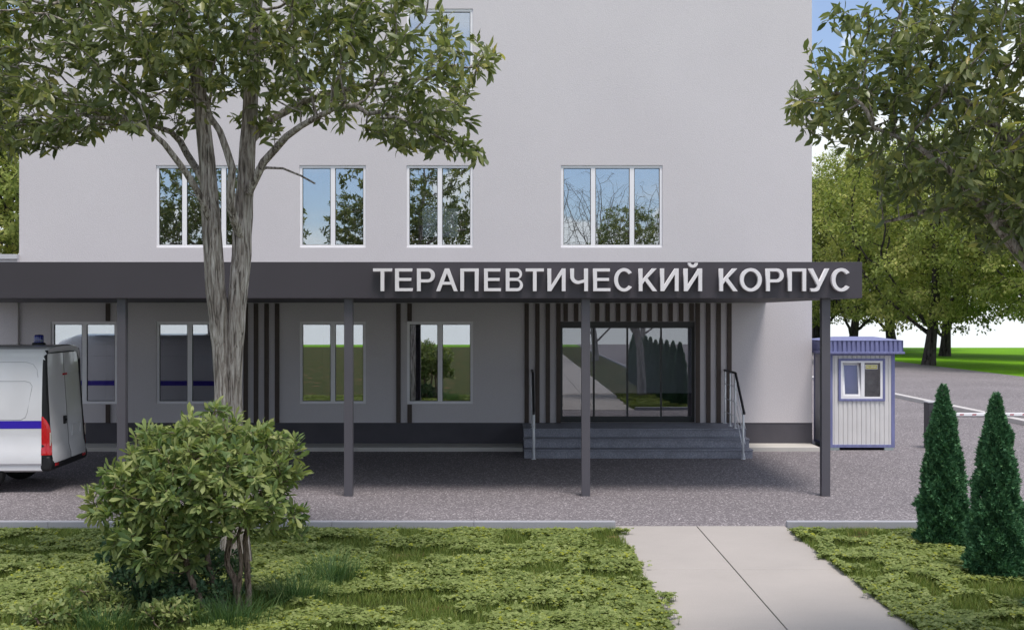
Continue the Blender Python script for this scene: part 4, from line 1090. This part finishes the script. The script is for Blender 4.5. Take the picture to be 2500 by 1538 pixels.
# ------------------------------------------------------------------ background trees
def far_tree_mesh(seed, H, spread, clear, natt, nleaf, bare=False):
    rng = np.random.default_rng(seed)
    nodes, par, rmin = [], [], {}; prev = -1
    for z in np.arange(0, H*.45, .4):
        nodes.append(np.array([.25*math.sin(z*.5+seed), .2*math.cos(z*.4+seed)-.2, z])); par.append(prev); prev = len(nodes)-1
        rmin[prev] = (.31 if not bare else .20)*(1-z/H*.9)*(1+.35*math.exp(-z*1.2))
    for q in range(4):
        a = q*1.57+rng.random(); i0 = int((1.5+q*.4)/.4); i0 = min(i0, len(rmin)-1); prev = i0
        for k in range(1, 9):
            p = nodes[i0]+np.array([math.cos(a)*k*.42, math.sin(a)*k*.42, k*.30+.012*k*k]); nodes.append(p+rng.normal(0,.05,3)); par.append(prev); prev = len(nodes)-1; rmin[prev] = .12*(1-k/11)*(.6 if bare else 1)
    att = []
    while len(att) < natt:
        v = rng.normal(0, 1, 3); v = v/np.linalg.norm(v)*rng.random()**(1/3.0)
        p = np.array([v[0]*spread, v[1]*spread, clear+(H-clear)*(.5+.5*v[2])])
        if p[2] < clear+.6+rng.random()*1.2+.3-.22*math.hypot(p[0], p[1]): continue
        att.append(p)
    nodes, par = colonize(rng, np.array(att), nodes, par, .34, 3.0, .55 if not bare else .42, 80, .02, 6000, .22 if not bare else .10)
    r, ch = skeleton(nodes, par, .014 if not bare else .008, 2.1, None, .22)
    for i, q in rmin.items(): r[i] = max(q, .05)
    m = MB(); limbs_mesh(m, nodes, par, r, ch)
    if bare: return m, None
    idx = [i for i in range(len(nodes)) if r[i] < .04]
    P, D, U, L = [], [], [], []
    per = max(2, nleaf//max(1, len(idx)))
    for i in idx:
        c = nodes[i]; o_ = c-np.array([0, 0, clear+(H-clear)*.35]); o_ /= np.linalg.norm(o_)
        for q in range(per):
            P.append(c+rng.normal(0, .20, 3)*np.array([1.2, 1.2, .6])); v = o_*.5+rng.normal(0, .7, 3)+np.array([0, 0, -.35]); D.append(v)
            U.append(np.array([0, 0, .9])+o_*.5+rng.normal(0, .4, 3)); L.append(rng.uniform(.13, .27))
    P, D, U, L = map(np.array, (P, D, U, L))
    lf = leaves(P, D, U, L, L*.62, 'rh', .2, .2)
    hz_ = (P[:,2]-clear)/(H-clear); rad = np.hypot(P[:,0], P[:,1])/spread
    tone = np.clip(.20+.62*rng.beta(2, 2.2, len(P))+.16*np.sin(P[:,0]*1.7+P[:,2]*1.3+2*np.sin(P[:,1])), 0, 1)
    return m, (lf, tone)
protos = []
for k, (sd, H, spd, cl) in enumerate(((31, 13.5, 6.2, 1.1), (47, 14.5, 6.8, 1.3))):
    o = empty('deciduous_tree'); m, (lf, tone) = far_tree_mesh(sd, H, spd, cl, 1500, 36000)
    m.build('trunk', FBARK, o, smooth=True); npmesh('crown', lf[0], lf[1], lf[2], FLEAF, o, tone[lf[3]]); protos.append(o)
bgt = [(0, 25.2, 74.5, .2, 1.0, 'yellow green deciduous tree with forked dark trunk at the lawn edge right of the booth'),
       (1, 31.5, 91, 1.9, 1.0, 'deciduous tree farther back on the lawn half hidden by the forked tree'),
       (1, 26.6, 96, 3.3, 1.0, 'deciduous tree whose trunk rises just above the booth roof'),
       (0, 25.6, 104, 4.4, 1.1, 'deciduous tree showing between the building corner and the right canopy post'),
       (1, 30.0, 66, 5.2, .95, 'deciduous tree at the right edge with low spreading branches over the lawn'),
       (0, 32.5, 106, 2.6, 1.15, 'tall deciduous tree at the back between the booth and the forked tree'),
       (1, 38.0, 84, .9, 1.05, 'deciduous tree far back at the right edge behind the low spreading branches'),
       (0, -20.5, 48, 1.2, 1.0, 'deciduous tree seen above the low side wing at the left edge'),
       (1, -24.5, 60, 2.2, 1.1, 'deciduous tree farther back beyond the low side wing')]
used = set()
for (pi, x, y, rz, s, label) in bgt:
    o = protos[pi] if pi not in used else copy_tree(protos[pi]); used.add(pi)
    s *= 1.12; o.location = (x, y, -.03); o.rotation_euler.z = rz; o.scale = (s, s, s)
    tag(o, label, 'tree', 'deciduous trees behind the building')
o = empty('bare_tree'); m, _ = far_tree_mesh(77, 12.5, 5.0, 2.5, 1500, 0, True); m.build('branches', m_bark('pale_bark', (.30,.27,.25), (.45,.42,.40), (8,8,2)), o, smooth=True)
tag(o, 'leafless tree reflected in the wide upper window', 'tree', 'leafless trees across the yard')
o.location = (5.2, -24, 0)
for (x, y, rz) in ((2.2, -27, 2.0), (9.5, -30, 4.0)):
    c = copy_tree(o); c.location = (x, y, 0); c.rotation_euler.z = rz

# ------------------------------------------------------------------ lawn plants: clover and grass
rng = np.random.default_rng(99)
def vnoise(x, y, s, seed):
    r2 = np.random.default_rng(seed); g = r2.random((256, 256)); X = x*s+500; Y = y*s+500
    xi = np.floor(X).astype(int); yi = np.floor(Y).astype(int); fx = X-xi; fy = Y-yi; fx = fx*fx*(3-2*fx); fy = fy*fy*(3-2*fy)
    h = lambda i, j: g[i % 256, j % 256]
    return (h(xi,yi)*(1-fx)+h(xi+1,yi)*fx)*(1-fy)+(h(xi,yi+1)*(1-fx)+h(xi+1,yi+1)*fx)*fy
def lawn_pts(n, x0, x1, y0, y1):
    return rng.uniform(x0, x1, n), rng.uniform(y0, y1, n)
def cover(x, y): return .6*vnoise(x, y, 1.5, 1)+.4*vnoise(x, y, 4.2, 2)
def mound(x, y): return .5*vnoise(x, y, 2.6, 3)+.5*vnoise(x, y, 6.5, 4)
def build_lawn(x0, x1, y0, y1, nclov, ngrass, soft):
    x, y = lawn_pts(nclov, x0, x1, y0, y1)
    if soft:
        x = rng.normal((x0+x1)/2, (x1-x0)*.28, nclov); y = rng.normal((y0+y1)/2, (y1-y0)*.34, nclov)
    c = cover(x, y); k = c > .45+rng.normal(0, .03, nclov)+np.clip((y-17.0)*.9, 0, 1); x, y = x[k], y[k]
    n = len(x); z = .045+.11*np.clip(mound(x, y)-.2, 0, 1)+rng.normal(0, .012, n); z = np.clip(z, .015, .2)*np.clip((17.30-y)/.5, .18, 1)
    spill = rng.normal(0, .05, n); L = rng.uniform(.021, .036, n); a = rng.random(n)*6.28
    tilt = rng.normal(0, .28, (n, 2)); U = np.stack([tilt[:,0], tilt[:,1]-.12, np.ones(n)], 1)
    P = np.stack([x, y, z], 1); tone = np.clip(.12+rng.beta(2.2, 2.2, n)+.25*(vnoise(x, y, 3.0, 9)-.5), 0, 1)
    Vs, Fs, Ss, Ts = [], [], [], []; off = 0
    for q in range(3):
        d = np.stack([np.cos(a+q*2.094), np.sin(a+q*2.094), -U[:,0]*np.cos(a+q*2.094)-U[:,1]*np.sin(a+q*2.094)+.05], 1)
        V, FF, SZ, ix = leaves(P, d, U, L, L*1.08, 'rh', .15, .12)
        Vs.append(V); Fs.append(FF+off); Ss.append(SZ); Ts.append(np.clip(tone+rng.normal(0,.06,n),0,1)[ix]); off += len(V)
    # stalks
    sel = rng.random(n) < .5; Ps = P[sel]; B0 = Ps.copy(); B0[:,2] = 0; B0[:,:2] += rng.normal(0, .012, (len(Ps),2))
    s = np.zeros_like(Ps); s[:,0] = .0013
    V = np.stack([B0-s, B0+s, Ps+s, Ps-s], 1).reshape(-1,3); k2 = len(Ps)
    Vs.append(V); Fs.append((np.arange(k2*4))+off); Ss.append(np.full(k2, 4)); Ts.append(np.full(k2, .25))
    return np.concatenate(Vs), np.concatenate(Fs), np.concatenate(Ss), np.concatenate(Ts)
def build_grass(x0, x1, y0, y1, n):
    x, y = lawn_pts(n, x0, x1, y0, y1); c = cover(x, y); k = (c < .50+rng.normal(0, .05, n)) & (c > .22+rng.normal(0,.05,n)); x, y = x[k], y[k]; n = len(x)
    P = np.stack([x, y, np.zeros(n)], 1); H = rng.uniform(.05, .135, n)*(.7+.6*mound(x, y))*np.clip((17.45-y)/.5, .4, 1)
    return blades(rng, P, H, rng.uniform(.1, .8, n), np.full(n, .0055), 3), rng.beta(2, 2.4, n)
def cat(parts):
    off = 0; Vs, Fs, Ss, Ts = [], [], [], []
    for V, FF, SZ, T in parts: Vs.append(V); Fs.append(FF+off); Ss.append(SZ); Ts.append(T); off += len(V)
    return np.concatenate(Vs), np.concatenate(Fs), np.concatenate(Ss), np.concatenate(Ts)
areas = [(-7.6, PX0+.05, 11.3, 17.36, 1.0), (PX1-.05, 6.38, 11.3, 17.36, 1.0)]
cl = []; gr = []
for (a, b, c, d, k) in areas:
    A = (b-a)*(d-c); cl.append(build_lawn(a, b, c, d, int(A*3300*k), 0, 0))
    (V, FF, SZ, ix), t = build_grass(a, b, c, d, int(A*3600)); gr.append((V, FF, SZ, t[ix]))
# clumps spilling over the path edge
sp = [(1.50, 16.9, .10), (1.50, 12.7, .16), (1.62, 12.9, .08), (1.48, 14.6, .10), (1.46, 15.6, .07), (3.84, 15.2, .09), (3.86, 16.4, .07), (3.84, 13.1, .10), (1.50, 12.0, .15), (1.46, 13.6, .08), (3.86, 12.3, .08)]
for (a, b, r_) in sp:
    (V, FF, SZ, ix), t = build_grass(a-r_, a+r_*.6, b-r_*1.6, b+r_*1.6, 60); gr.append((V, FF, SZ, t[ix]))
    x_, y_ = a, b; old = cover; cover = lambda x, y: np.ones_like(x)
    cl.append(build_lawn(a-r_, a+r_, b-r_, b+r_, 60, 0, 1)); cover = old
V, FF, SZ, T = cat(cl); o = npmesh('clover', V, FF, SZ, CLOV, None, T)
tag(o, 'low clover covering the front lawn on both sides of the path', 'clover', kind='stuff')
V, FF, SZ, T = cat(gr); o = npmesh('grass', V, FF, SZ, GRAS, None, T)
tag(o, 'short green grass growing between the clover patches of the front lawn', 'grass', kind='stuff')
